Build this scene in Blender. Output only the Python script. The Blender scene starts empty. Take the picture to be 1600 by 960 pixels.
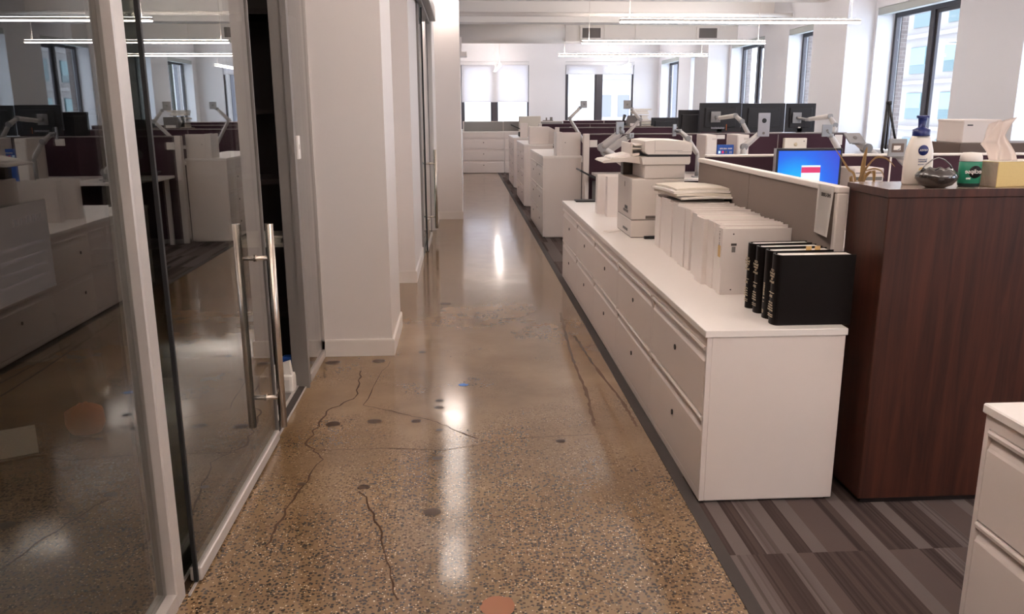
import bpy, bmesh, math, random
from mathutils import Matrix, Vector
random.seed(7)
PI = math.pi
SC = bpy.context.scene
C = SC.collection

# ------------------------------------------------------------------ camera
cd = bpy.data.cameras.new('camera'); cam = bpy.data.objects.new('camera', cd); C.objects.link(cam)
cd.sensor_width = 36; cd.lens = 1283.97 / 1600 * 36; cd.clip_end = 400; cd.clip_start = 0.05
M = Matrix(((0.99822921, -0.05939838, -0.00320703),
            (0.01701558, 0.23346632, 0.972216),
            (-0.05699932, -0.97054897, 0.2340636)))
cam.matrix_world = Matrix.Translation((0, 0, 1.46)) @ M.transposed().to_4x4()
SC.camera = cam

# ------------------------------------------------------------------ world, exposure
w = bpy.data.worlds.new('sky'); SC.world = w; w.use_nodes = True
bg = w.node_tree.nodes['Background']
bg.inputs[0].default_value = (0.80, 0.88, 1.0, 1)
bg.inputs[1].default_value = 1.8
SC.view_settings.view_transform = 'Standard'
SC.view_settings.look = 'None'
SC.view_settings.exposure = 1.75
SC.view_settings.gamma = 1.0
SC.view_settings.use_curve_mapping = False
SC.cycles.max_bounces = 10
SC.cycles.diffuse_bounces = 5
SC.cycles.glossy_bounces = 5
SC.cycles.transparent_max_bounces = 24
SC.cycles.sample_clamp_indirect = 6
SC.cycles.caustics_reflective = False
SC.cycles.caustics_refractive = False
LAMP = 9.0            # strength of the pendant diffusers
LAMPC = (1.0, 0.885, 0.81)

# ------------------------------------------------------------------ materials
def srgb(r, g, b):
    f = lambda c: (c / 12.92 if c <= 0.04045 else ((c + 0.055) / 1.055) ** 2.4)
    return (f(r / 255), f(g / 255), f(b / 255), 1)
MATS = {}
def mat(name, col, rough=0.5, metal=0.0, spec=0.5, noise=0.0, nscale=20, bump=0.0, coat=0.0, emit=None, estr=0):
    m = bpy.data.materials.new(name); m.use_nodes = True
    nt = m.node_tree; p = nt.nodes['Principled BSDF']
    c = srgb(*col)
    p.inputs['Base Color'].default_value = c
    p.inputs['Roughness'].default_value = rough
    p.inputs['Metallic'].default_value = metal
    p.inputs['Specular IOR Level'].default_value = spec
    p.inputs['Coat Weight'].default_value = coat
    if emit:
        p.inputs['Emission Color'].default_value = (*emit, 1); p.inputs['Emission Strength'].default_value = estr
    if noise or bump:
        tc = nt.nodes.new('ShaderNodeTexCoord'); n = nt.nodes.new('ShaderNodeTexNoise')
        n.inputs['Scale'].default_value = nscale; n.inputs['Detail'].default_value = 4
        nt.links.new(tc.outputs['Object'], n.inputs['Vector'])
        if noise:
            mx = nt.nodes.new('ShaderNodeMix'); mx.data_type = 'RGBA'
            mx.inputs['A'].default_value = tuple(x * (1 - noise) for x in c[:3]) + (1,)
            mx.inputs['B'].default_value = tuple(min(1, x * (1 + noise)) for x in c[:3]) + (1,)
            nt.links.new(n.outputs['Fac'], mx.inputs['Factor'])
            nt.links.new(mx.outputs['Result'], p.inputs['Base Color'])
        if bump:
            b = nt.nodes.new('ShaderNodeBump'); b.inputs['Strength'].default_value = bump; b.inputs['Distance'].default_value = 0.002
            nt.links.new(n.outputs['Fac'], b.inputs['Height']); nt.links.new(b.outputs['Normal'], p.inputs['Normal'])
    MATS[name] = m
    return m

def glass_mat(name, tint, refl=1.0, rough=0.0):
    """thin architectural glass: clear, with a Schlick reflection the same from both sides"""
    m = bpy.data.materials.new(name); m.use_nodes = True; nt = m.node_tree; nt.nodes.clear()
    L = nt.links.new
    out = nt.nodes.new('ShaderNodeOutputMaterial'); mix = nt.nodes.new('ShaderNodeMixShader')
    tr = nt.nodes.new('ShaderNodeBsdfTransparent'); gl = nt.nodes.new('ShaderNodeBsdfGlossy')
    tr.inputs[0].default_value = (*tint, 1); gl.inputs['Color'].default_value = (1, 1, 1, 1)
    gl.inputs['Roughness'].default_value = rough
    lw = nt.nodes.new('ShaderNodeLayerWeight'); lw.inputs[0].default_value = 0.5
    pw = nt.nodes.new('ShaderNodeMath'); pw.operation = 'POWER'; pw.inputs[1].default_value = 5
    ml = nt.nodes.new('ShaderNodeMath'); ml.operation = 'MULTIPLY_ADD'; ml.inputs[1].default_value = 0.95 * refl; ml.inputs[2].default_value = 0.045 * refl
    ml.use_clamp = True
    L(lw.outputs['Facing'], pw.inputs[0]); L(pw.outputs[0], ml.inputs[0]); L(ml.outputs[0], mix.inputs[0])
    L(tr.outputs[0], mix.inputs[1]); L(gl.outputs[0], mix.inputs[2]); L(mix.outputs[0], out.inputs[0])
    MATS[name] = m
    return m

def concrete():
    m = bpy.data.materials.new('polished_concrete'); m.use_nodes = True; nt = m.node_tree; L = nt.links.new
    N = nt.nodes.new; p = nt.nodes['Principled BSDF']
    g = N('ShaderNodeNewGeometry'); pos = g.outputs['Position']
    def noise(s, d=4, r=0.55):
        n = N('ShaderNodeTexNoise'); n.inputs['Scale'].default_value = s; n.inputs['Detail'].default_value = d; n.inputs['Roughness'].default_value = r
        L(pos, n.inputs['Vector']); return n.outputs['Fac']
    def ramp(src, stops):
        r = N('ShaderNodeValToRGB'); L(src, r.inputs[0]); e = r.color_ramp.elements
        while len(e) < len(stops): e.new(0.5)
        for k, (q, c) in enumerate(stops): e[k].position = q; e[k].color = c if len(c) == 4 else (*c, 1)
        return r.outputs[0]
    def math_(op, a, b=None, clamp=False):
        n = N('ShaderNodeMath'); n.operation = op; n.use_clamp = clamp
        for i, v in enumerate((a, b)):
            if v is None: continue
            if isinstance(v, (int, float)): n.inputs[i].default_value = v
            else: L(v, n.inputs[i])
        return n.outputs[0]
    def mix(f, a, b):
        n = N('ShaderNodeMix'); n.data_type = 'RGBA'
        L(f, n.inputs['Factor'])
        for k, v in (('A', a), ('B', b)):
            if isinstance(v, tuple): n.inputs[k].default_value = v
            else: L(v, n.inputs[k])
        return n.outputs['Result']
    base = ramp(noise(1.3, 6, 0.6), [(0.3, srgb(114, 90, 64)), (0.5, srgb(131, 105, 77)), (0.72, srgb(147, 121, 91))])
    # where the aggregate is ground open (near the front end of the corridor)
    sep = N('ShaderNodeSeparateXYZ'); L(pos, sep.inputs[0])
    mr = N('ShaderNodeMapRange'); L(sep.outputs['Y'], mr.inputs['Value'])
    mr.inputs['From Min'].default_value = 4.1; mr.inputs['From Max'].default_value = 2.5
    mask = math_('ADD', mr.outputs[0], math_('MULTIPLY', math_('SUBTRACT', noise(2.2, 5, 0.6), 0.5), 2.0), True)
    def cells(scale, thr, keep):
        v = N('ShaderNodeTexVoronoi'); v.inputs['Scale'].default_value = scale; L(pos, v.inputs['Vector'])
        near = math_('LESS_THAN', v.outputs['Distance'], thr)
        s2 = N('ShaderNodeSeparateColor'); L(v.outputs['Color'], s2.inputs[0])
        sel = math_('LESS_THAN', s2.outputs[0], keep)
        return math_('MULTIPLY', near, sel), s2.outputs[1]
    d1, r1 = cells(98, 0.47, 0.62)
    d2, r2 = cells(62, 0.38, 0.25)
    d3, r3 = cells(140, 0.40, 0.12)
    dark = ramp(r1, [(0.0, srgb(40, 28, 20)), (0.5, srgb(72, 52, 37)), (1.0, srgb(104, 80, 58))])
    c = mix(math_('MULTIPLY', d1, mask), base, dark)
    c = mix(math_('MULTIPLY', d2, mask), c, srgb(58, 41, 30))
    c = mix(math_('MULTIPLY', d3, mask), c, srgb(205, 180, 150))
    L(c, p.inputs['Base Color'])
    rg = N('ShaderNodeMapRange'); L(noise(3.5, 5, 0.6), rg.inputs['Value'])
    rg.inputs['From Min'].default_value = 0.3; rg.inputs['From Max'].default_value = 0.7
    rg.inputs['To Min'].default_value = 0.08; rg.inputs['To Max'].default_value = 0.16
    L(rg.outputs[0], p.inputs['Roughness'])
    p.inputs['Specular IOR Level'].default_value = 0.9
    p.inputs['IOR'].default_value = 1.6
    b = N('ShaderNodeBump'); b.inputs['Strength'].default_value = 0.04; b.inputs['Distance'].default_value = 0.01
    L(noise(6, 3), b.inputs['Height']); L(b.outputs['Normal'], p.inputs['Normal'])
    return m

def carpet():
    m = bpy.data.materials.new('striped_carpet'); m.use_nodes = True; nt = m.node_tree; L = nt.links.new
    N = nt.nodes.new; p = nt.nodes['Principled BSDF']
    g = N('ShaderNodeNewGeometry'); sep = N('ShaderNodeSeparateXYZ'); L(g.outputs['Position'], sep.inputs[0])
    # tile row offset in y so stripes step at the tile joints
    ty = N('ShaderNodeMath'); ty.operation = 'MULTIPLY'; ty.inputs[1].default_value = 1.64; L(sep.outputs['Y'], ty.inputs[0])
    fl = N('ShaderNodeMath'); fl.operation = 'FLOOR'; L(ty.outputs[0], fl.inputs[0])
    cb = N('ShaderNodeCombineXYZ'); L(sep.outputs['X'], cb.inputs[0]); L(fl.outputs[0], cb.inputs[1])
    def wn(scale):
        s = N('ShaderNodeVectorMath'); s.operation = 'MULTIPLY'; s.inputs[1].default_value = (scale, 1, 1); L(cb.outputs[0], s.inputs[0])
        f = N('ShaderNodeVectorMath'); f.operation = 'FLOOR'; L(s.outputs[0], f.inputs[0])
        w_ = N('ShaderNodeTexWhiteNoise'); w_.noise_dimensions = '3D'; L(f.outputs[0], w_.inputs['Vector']); return w_.outputs['Value']
    a = wn(19.0); b = wn(150.0)
    r = N('ShaderNodeValToRGB'); L(a, r.inputs[0]); r.color_ramp.interpolation = 'CONSTANT'
    e = r.color_ramp.elements; e[0].position = 0; e[0].color = srgb(80, 67, 63); e[1].position = 0.38; e[1].color = srgb(108, 97, 93)
    k = e.new(0.72); k.color = srgb(93, 80, 76)
    mx = N('ShaderNodeMix'); mx.data_type = 'RGBA'; mx.blend_type = 'MULTIPLY'
    r2 = N('ShaderNodeValToRGB'); L(b, r2.inputs[0]); r2.color_ramp.elements[0].color = (0.62, 0.60, 0.6, 1); r2.color_ramp.elements[1].color = (1.1, 1.1, 1.1, 1)
    # fine ribs only inside the darker stripes
    ft = N('ShaderNodeMath'); ft.operation = 'LESS_THAN'; ft.inputs[1].default_value = 0.5; L(a, ft.inputs[0])
    L(ft.outputs[0], mx.inputs['Factor']); L(r.outputs[0], mx.inputs['A']); L(r2.outputs[0], mx.inputs['B'])
    L(mx.outputs['Result'], p.inputs['Base Color'])
    p.inputs['Roughness'].default_value = 0.95; p.inputs['Specular IOR Level'].default_value = 0.1
    n = N('ShaderNodeTexNoise'); n.inputs['Scale'].default_value = 400; L(g.outputs['Position'], n.inputs['Vector'])
    bp = N('ShaderNodeBump'); bp.inputs['Strength'].default_value = 0.4; bp.inputs['Distance'].default_value = 0.003
    L(n.outputs['Fac'], bp.inputs['Height']); L(bp.outputs['Normal'], p.inputs['Normal'])
    return m

def wood_mat(name, c1, c2, rough=0.35, scale=(9, 9, 0.5)):
    m = bpy.data.materials.new(name); m.use_nodes = True; nt = m.node_tree; L = nt.links.new
    p = nt.nodes['Principled BSDF']; N = nt.nodes.new
    tc = N('ShaderNodeTexCoord'); mp = N('ShaderNodeMapping'); mp.inputs['Scale'].default_value = scale
    L(tc.outputs['Object'], mp.inputs['Vector'])
    n = N('ShaderNodeTexNoise'); n.inputs['Scale'].default_value = 3.2; n.inputs['Detail'].default_value = 8; n.inputs['Roughness'].default_value = 0.65; n.inputs['Distortion'].default_value = 0.6
    L(mp.outputs[0], n.inputs['Vector'])
    r = N('ShaderNodeValToRGB'); e = r.color_ramp.elements
    e[0].position = 0.34; e[0].color = srgb(*c1); e[1].position = 0.66; e[1].color = srgb(*c2)
    L(n.outputs['Fac'], r.inputs[0]); L(r.outputs[0], p.inputs['Base Color'])
    p.inputs['Roughness'].default_value = rough; p.inputs['Specular IOR Level'].default_value = 0.4
    MATS[name] = m
    return m

def brick_mat():
    m = bpy.data.materials.new('brick'); m.use_nodes = True; nt = m.node_tree; L = nt.links.new
    p = nt.nodes['Principled BSDF']; N = nt.nodes.new
    tc = N('ShaderNodeTexCoord'); sp = N('ShaderNodeSeparateXYZ'); cb = N('ShaderNodeCombineXYZ')
    ad = N('ShaderNodeMath'); ad.operation = 'ADD'
    L(tc.outputs['Object'], sp.inputs[0]); L(sp.outputs['X'], ad.inputs[0]); L(sp.outputs['Y'], ad.inputs[1])
    L(ad.outputs[0], cb.inputs[0]); L(sp.outputs['Z'], cb.inputs[1])
    b = N('ShaderNodeTexBrick'); b.inputs['Scale'].default_value = 4.5
    b.inputs['Color1'].default_value = srgb(92, 80, 76); b.inputs['Color2'].default_value = srgb(112, 98, 93); b.inputs['Mortar'].default_value = srgb(128, 120, 116)
    L(cb.outputs[0], b.inputs['Vector']); L(b.outputs['Color'], p.inputs['Base Color']); p.inputs['Roughness'].default_value = 0.9
    MATS['brick'] = m
    return m

def screen_mat():
    m = bpy.data.materials.new('blue_screen'); m.use_nodes = True; nt = m.node_tree; L = nt.links.new
    p = nt.nodes['Principled BSDF']; N = nt.nodes.new
    tc = N('ShaderNodeTexCoord'); g = N('ShaderNodeTexGradient'); g.gradient_type = 'SPHERICAL'
    mp = N('ShaderNodeMapping'); mp.inputs['Scale'].default_value = (3.4, 3.4, 3.4); mp.inputs['Location'].default_value = (0.25, 0, -0.92)
    L(tc.outputs['Object'], mp.inputs['Vector']); L(mp.outputs[0], g.inputs['Vector'])
    r = N('ShaderNodeValToRGB'); e = r.color_ramp.elements; e[0].color = srgb(44, 70, 205); e[1].color = srgb(0, 190, 255); e[1].position = 0.9
    k = e.new(0.4); k.color = srgb(20, 105, 235)
    L(g.outputs['Fac'], r.inputs[0]); L(r.outputs[0], p.inputs['Emission Color']); p.inputs['Emission Strength'].default_value = 0.32
    p.inputs['Base Color'].default_value = (0.01, 0.01, 0.02, 1); p.inputs['Roughness'].default_value = 0.3
    MATS['blue_screen'] = m
    return m

def translucent(name, col, tr):
    m = bpy.data.materials.new(name); m.use_nodes = True; nt = m.node_tree; L = nt.links.new; nt.nodes.clear()
    out = nt.nodes.new('ShaderNodeOutputMaterial'); mx = nt.nodes.new('ShaderNodeMixShader'); mx.inputs[0].default_value = tr
    d = nt.nodes.new('ShaderNodeBsdfDiffuse'); t = nt.nodes.new('ShaderNodeBsdfTranslucent')
    d.inputs[0].default_value = srgb(*col); t.inputs[0].default_value = srgb(*col)
    L(d.outputs[0], mx.inputs[1]); L(t.outputs[0], mx.inputs[2]); L(mx.outputs[0], out.inputs[0]); MATS[name] = m
    return m

def diffuser(name, strength):
    m = bpy.data.materials.new(name); m.use_nodes = True; nt = m.node_tree; nt.nodes.clear()
    out = nt.nodes.new('ShaderNodeOutputMaterial'); e = nt.nodes.new('ShaderNodeEmission')
    e.inputs[0].default_value = (*LAMPC, 1); e.inputs[1].default_value = strength
    nt.links.new(e.outputs[0], out.inputs[0]); MATS[name] = m
    return m

WALL = mat('wall_paint', (222, 214, 210), 0.6, spec=0.3, bump=0.15, nscale=90)
WALLC = mat('window_wall_paint', (222, 222, 226), 0.6, spec=0.25, bump=0.1, nscale=90)
CEIL = mat('ceiling_paint', (240, 235, 230), 0.8, spec=0.2, bump=0.1, nscale=40)
BASE = mat('baseboard_paint', (226, 218, 212), 0.4)
CONC = concrete(); CARP = carpet()
RUBBER = mat('edge_strip_rubber', (62, 54, 50), 0.7)
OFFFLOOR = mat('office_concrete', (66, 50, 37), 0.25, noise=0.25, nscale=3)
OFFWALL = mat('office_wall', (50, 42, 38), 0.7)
ALU = mat('satin_aluminium', (190, 182, 176), 0.38, metal=0.25, noise=0.04, nscale=60)
ALUD = mat('dark_aluminium', (134, 128, 124), 0.4, metal=0.25, noise=0.04, nscale=60)
STEEL = mat('brushed_steel', (196, 184, 172), 0.25, metal=0.95, noise=0.05, nscale=80)
BLACK = mat('black_plastic', (26, 24, 25), 0.45)
DARKEDGE = mat('black_seal', (14, 12, 13), 0.6)
FRAME = mat('window_frame_metal', (72, 69, 74), 0.45, metal=0.3)
CAB = mat('cabinet_enamel', (226, 214, 207), 0.35, spec=0.4, noise=0.015, nscale=2)
CABTOP = mat('cabinet_top_laminate', (236, 228, 222), 0.3, spec=0.5)
LOCK = mat('lock_metal', (40, 32, 30), 0.4, metal=0.6)
PLUM = mat('plum_fabric', (66, 46, 54), 0.95, spec=0.1, noise=0.12, nscale=350, bump=0.3)
TAUPE = mat('taupe_fabric', (130, 117, 109), 0.9, spec=0.15, noise=0.06, nscale=350, bump=0.2)
GREYF = mat('grey_fabric', (150, 147, 143), 0.9, spec=0.15, noise=0.05, nscale=300)
CAPG = mat('grey_cap_metal', (128, 120, 118), 0.4, metal=0.4)
TRIMW = mat('white_trim', (222, 212, 205), 0.4)
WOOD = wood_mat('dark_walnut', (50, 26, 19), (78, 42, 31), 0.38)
WOODTOP_SHEEN = wood_mat('walnut_top_sheen', (140, 122, 112), (160, 141, 130), 0.18, (0.6, 9, 9))  # walnut paled so its colour carries the window reflection on the glossy top
PRINT = mat('printer_plastic', (214, 204, 196), 0.4)
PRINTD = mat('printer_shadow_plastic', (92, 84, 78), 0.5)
BINDER = mat('white_vinyl', (226, 216, 210), 0.3, noise=0.02, nscale=30)
PAPER = mat('paper', (232, 225, 218), 0.8)
PAPERC = mat('cream_paper', (214, 205, 192), 0.8)
BOOKB = mat('black_leatherette', (20, 15, 14), 0.42, spec=0.15, bump=0.25, nscale=300)
GOLD = mat('gold_foil', (196, 178, 150), 0.4, metal=0.3)
INK = mat('ink', (60, 52, 50), 0.7)
TAN = mat('tan_tab', (214, 176, 118), 0.7)
ARM = mat('monitor_arm_grey', (188, 182, 178), 0.4, metal=0.1)
ARMD = mat('monitor_arm_plate', (148, 146, 146), 0.4, metal=0.4)
MONB = mat('monitor_back', (32, 30, 34), 0.5, noise=0.08, nscale=6)
SILVER = mat('silver_plastic', (168, 166, 172), 0.35, metal=0.4)
SCREEN = screen_mat()
RED = mat('red_banner', (170, 30, 80), 0.5, emit=(0.45, 0.04, 0.12), estr=0.25)
DLG = mat('dialog', (190, 220, 240), 0.5, emit=(0.5, 0.7, 0.85), estr=0.25)
BLUEB = mat('blue_cover', (36, 84, 170), 0.5)
NAVY = mat('navy_plastic', (30, 42, 104), 0.3)
LOTION = mat('lotion_plastic', (236, 228, 218), 0.35)
GREEN = mat('green_label', (30, 130, 100), 0.4)
GREEND = mat('dark_green_label', (22, 44, 42), 0.4)
CAPW = mat('white_cap', (236, 228, 222), 0.4)
DGLASS = mat('dark_glass', (50, 42, 38), 0.08, spec=0.9, coat=0.6)
METAL = mat('wire_metal', (150, 146, 144), 0.25, metal=0.9)
TISBOX = mat('tissue_box_yellow', (206, 180, 118), 0.6, noise=0.06, nscale=120)
TISEND = wood_mat('tissue_box_marbled_end', (150, 134, 122), (196, 176, 158), 0.6, (3, 3, 3))
TISSUE = translucent('tissue_paper', (240, 230, 224), 0.25)
LEAFD = mat('dried_leaf', (172, 142, 100), 0.8, noise=0.2, nscale=40)
BROWNC = mat('brown_laminate', (98, 80, 70), 0.5)
BLIND = translucent('roller_blind_cloth', (236, 236, 240), 0.35)
CASS = mat('blind_cassette', (170, 176, 174), 0.5)
CASSW = mat('white_blind_cassette', (214, 214, 218), 0.5)
BRICK = brick_mat()
STONE = mat('limestone', (158, 152, 150), 0.9, noise=0.04, nscale=0.5)
STONEG = mat('grey_cladding', (112, 112, 120), 0.8)
TEAL = mat('teal_glass', (84, 106, 110), 0.3, spec=0.4)
PALEBL = mat('pale_roller_shade', (128, 156, 160), 0.6)
ROADM = mat('asphalt', (120, 120, 122), 0.9)
DUCT = mat('duct_paint', (236, 230, 224), 0.6)
GRILLE = mat('grille_dark', (112, 106, 102), 0.6)
LIT = diffuser('lamp_diffuser', LAMP)
LITN = diffuser('near_lamp_diffuser', LAMP * 1.45)  # boosted above the other rows to brighten the near end
LITFILL = diffuser('aisle_fill_diffuser', LAMP * 1.25)
LITUP = diffuser('lamp_uplight', LAMP * 1.7)
WASH = diffuser('wall_wash', 11)
STREAKLIT = diffuser('streak_lamp_diffuser', 1.0)
GLASS = glass_mat('office_glass', (0.60, 0.61, 0.58), 1.4)
WGLASS = glass_mat('window_glass', (0.96, 0.98, 1.0), 0.6)
PBAG = glass_mat('clear_plastic', (0.9, 0.9, 0.88), 2.0, 0.15)
BLUETAPE = mat('blue_tape', (70, 120, 190), 0.7)
STAIN = mat('floor_stain_and_reflection', (66, 46, 31), 0.3, spec=0.3)
REFLECT = mat('painted_reflection', (98, 74, 54), 0.22, spec=0.4)
CRACK = mat('floor_crack_dirt', (70, 48, 33), 0.8, spec=0.1)
ORANGE = mat('orange_plastic', (190, 92, 24), 0.6)
OSTAIN = mat('orange_stain', (150, 98, 70), 0.25)
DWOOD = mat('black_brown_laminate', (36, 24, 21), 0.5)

# ------------------------------------------------------------------ mesh helpers
class MB:
    def __init__(s): s.bm = bmesh.new()
    def box(s, x0, x1, y0, y1, z0, z1, bev=0.0, seg=1, mtx=None, taper=None):
        r = bmesh.ops.create_cube(s.bm, size=1); vs = r['verts']
        for v in vs:
            v.co = Vector(((x0 + x1) / 2 + v.co.x * (x1 - x0), (y0 + y1) / 2 + v.co.y * (y1 - y0), (z0 + z1) / 2 + v.co.z * (z1 - z0)))
        if bev:
            ed = list({e for v in vs for e in v.link_edges})
            rr = bmesh.ops.bevel(s.bm, geom=ed, offset=bev, segments=seg, affect='EDGES', profile=0.6)
            vs = list({v for f in rr['faces'] for v in f.verts} | {v for v in vs if v.is_valid})
        if mtx: bmesh.ops.transform(s.bm, matrix=mtx, verts=vs)
        return s
    def prism(s, pts, axis, a, b, mtx=None):
        """closed polygon extruded along an axis; pts are (u,v) in the other two axes, cyclic order"""
        def P(u, v, t):
            return {'x': (t, u, v), 'y': (u, t, v), 'z': (u, v, t)}[axis]
        A = [s.bm.verts.new(P(u, v, a)) for u, v in pts]; B = [s.bm.verts.new(P(u, v, b)) for u, v in pts]
        n = len(pts); fs = [s.bm.faces.new(A), s.bm.faces.new(B[::-1])]
        for i in range(n): fs.append(s.bm.faces.new((A[i], B[i], B[(i + 1) % n], A[(i + 1) % n])))
        bmesh.ops.recalc_face_normals(s.bm, faces=fs)
        if mtx: bmesh.ops.transform(s.bm, matrix=mtx, verts=A + B)
        return s
    def tube(s, pts, rad, n=12, sx=1.0):
        pts = [Vector(p) for p in pts]
        if not isinstance(rad, (list, tuple)): rad = [rad] * len(pts)
        rings = []
        for i, p in enumerate(pts):
            d = (pts[min(i + 1, len(pts) - 1)] - pts[max(i - 1, 0)]).normalized()
            up = Vector((0, 0, 1)) if abs(d.z) < 0.95 else Vector((0, 1, 0))
            a = d.cross(up).normalized(); b = a.cross(d)
            rings.append([s.bm.verts.new(p + (a * math.cos(2 * PI * k / n) * sx + b * math.sin(2 * PI * k / n)) * rad[i]) for k in range(n)])
        fs = []
        for r0, r1 in zip(rings, rings[1:]):
            for k in range(n): fs.append(s.bm.faces.new((r0[k], r0[(k + 1) % n], r1[(k + 1) % n], r1[k])))
        fs.append(s.bm.faces.new(rings[0][::-1])); fs.append(s.bm.faces.new(rings[-1]))
        for f in fs: f.smooth = len(f.verts) == 4
        bmesh.ops.recalc_face_normals(s.bm, faces=fs)
        return s
    def lathe(s, prof, n=28, c=(0, 0, 0), sx=1, sy=1, wob=None):
        rings = []
        for r, z in prof:
            rings.append([s.bm.verts.new((c[0] + r * sx * math.cos(2 * PI * k / n), c[1] + r * sy * math.sin(2 * PI * k / n), c[2] + z + (wob(k / n, r, z) if wob else 0))) for k in range(n)])
        fs = []
        for r0, r1 in zip(rings, rings[1:]):
            for k in range(n):
                f = s.bm.faces.new((r0[k], r0[(k + 1) % n], r1[(k + 1) % n], r1[k])); f.smooth = True; fs.append(f)
        if prof[0][0] > 1e-4: fs.append(s.bm.faces.new(rings[0][::-1]))
        if prof[-1][0] > 1e-4: fs.append(s.bm.faces.new(rings[-1]))
        bmesh.ops.recalc_face_normals(s.bm, faces=fs)
        return s
    def grid(s, fn, nu, nv, thick=0.0):
        vs = [[s.bm.verts.new(fn(i / nu, j / nv)) for j in range(nv + 1)] for i in range(nu + 1)]
        fs = []
        for i in range(nu):
            for j in range(nv):
                f = s.bm.faces.new((vs[i][j], vs[i + 1][j], vs[i + 1][j + 1], vs[i][j + 1])); f.smooth = True; fs.append(f)
        if thick:
            bmesh.ops.solidify(s.bm, geom=fs, thickness=thick); bmesh.ops.recalc_face_normals(s.bm, faces=s.bm.faces[:])
            for f in s.bm.faces: f.smooth = thick < 0.002
        return s
    def slab(s, fn, nu, nv, th):
        T = [[s.bm.verts.new(fn(i / nu, j / nv) + Vector((0, 0, th))) for j in range(nv + 1)] for i in range(nu + 1)]
        B = [[s.bm.verts.new(fn(i / nu, j / nv)) for j in range(nv + 1)] for i in range(nu + 1)]
        F = s.bm.faces.new
        for i in range(nu):
            for j in range(nv):
                F((T[i][j], T[i + 1][j], T[i + 1][j + 1], T[i][j + 1])); F((B[i][j], B[i][j + 1], B[i + 1][j + 1], B[i + 1][j]))
        for i in range(nu):
            F((B[i][0], B[i + 1][0], T[i + 1][0], T[i][0])); F((T[i][nv], T[i + 1][nv], B[i + 1][nv], B[i][nv]))
        for j in range(nv):
            F((T[0][j], T[0][j + 1], B[0][j + 1], B[0][j])); F((B[nu][j], B[nu][j + 1], T[nu][j + 1], T[nu][j]))
        return s
    def build(s, name, m, parent=None, loc=(0, 0, 0), rot=None):
        me = bpy.data.meshes.new(name); s.bm.to_mesh(me); s.bm.free()
        me.materials.append(m)
        o = bpy.data.objects.new(name, me); C.objects.link(o)
        o.location = loc
        if rot: o.rotation_euler = rot
        if parent: o.parent = parent
        return o

def scribble(name, m, parent, origin, right, up, length, hgt, seed=1):
    """print too small to read in the photograph: a broken row of letter-sized strokes"""
    rnd = random.Random(seed); mb = MB(); right = Vector(right).normalized(); up = Vector(up).normalized(); nrm = right.cross(up)
    u = -length / 2; org = Vector(origin)
    while u < length / 2:
        wd = hgt * rnd.uniform(0.25, 0.6)
        if rnd.random() < 0.85:
            lo = -hgt / 2 * rnd.uniform(0.6, 1.0); hi = hgt / 2 * rnd.uniform(0.6, 1.0)
            q = [org + right * a + up * b + nrm * 0.0004 for a, b in ((u, lo), (u + wd * 0.7, lo), (u + wd * 0.7, hi), (u, hi))]
            vs = [mb.bm.verts.new(p) for p in q]; mb.bm.faces.new(vs)
            r_ = bmesh.ops.extrude_face_region(mb.bm, geom=[mb.bm.faces[-1]] if False else list(vs[0].link_faces))
            bmesh.ops.translate(mb.bm, vec=-nrm * 0.0006, verts=[v for v in r_['geom'] if isinstance(v, bmesh.types.BMVert)])
        u += wd
    bmesh.ops.recalc_face_normals(mb.bm, faces=mb.bm.faces[:])
    return mb.build(name, m, parent)
def cbox(name, m, x0, x1, y0, y1, z0, z1, parent=None, bev=0.0, seg=1):
    """box with its origin at the middle of its underside (world coordinates when top-level)"""
    cx, cy = (x0 + x1) / 2, (y0 + y1) / 2
    if parent: return MB().box(x0, x1, y0, y1, z0, z1, bev, seg).build(name, m, parent)
    return MB().box(x0 - cx, x1 - cx, y0 - cy, y1 - cy, 0, z1 - z0, bev, seg).build(name, m, None, (cx, cy, z0))
def struct(o): o['kind'] = 'structure'; return o
def sbox(name, m, *a, bev=0.0): return struct(cbox(name, m, *a, bev=bev))
def tag(o, label, cat, group=None, kind=None):
    o['label'] = label; o['category'] = cat
    if group: o['group'] = group
    if kind: o['kind'] = kind
    return o
def thing(name, label, cat, loc=(0, 0, 0), rz=0, group=None):
    o = bpy.data.objects.new(name, None); C.objects.link(o); o.empty_display_size = 0.05
    o.location = loc; o.rotation_euler = (0, 0, rz)
    if label: tag(o, label, cat, group)
    return o
def sroot(name, loc=(0, 0, 0)):
    o = bpy.data.objects.new(name, None); C.objects.link(o); o.location = loc; o['kind'] = 'structure'; return o
def kids(o): return [c for c in C.objects if c.parent == o]
def dup(o, loc, label=None, rz=None, parent=None):
    c = o.copy(); C.objects.link(c)
    if parent is not None: c.parent = parent
    if loc is not None: c.location = loc
    if rz is not None: c.rotation_euler = (0, 0, rz)
    if label: c['label'] = label
    for ch in kids(o): dup(ch, None, None, None, c)
    return c
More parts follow.
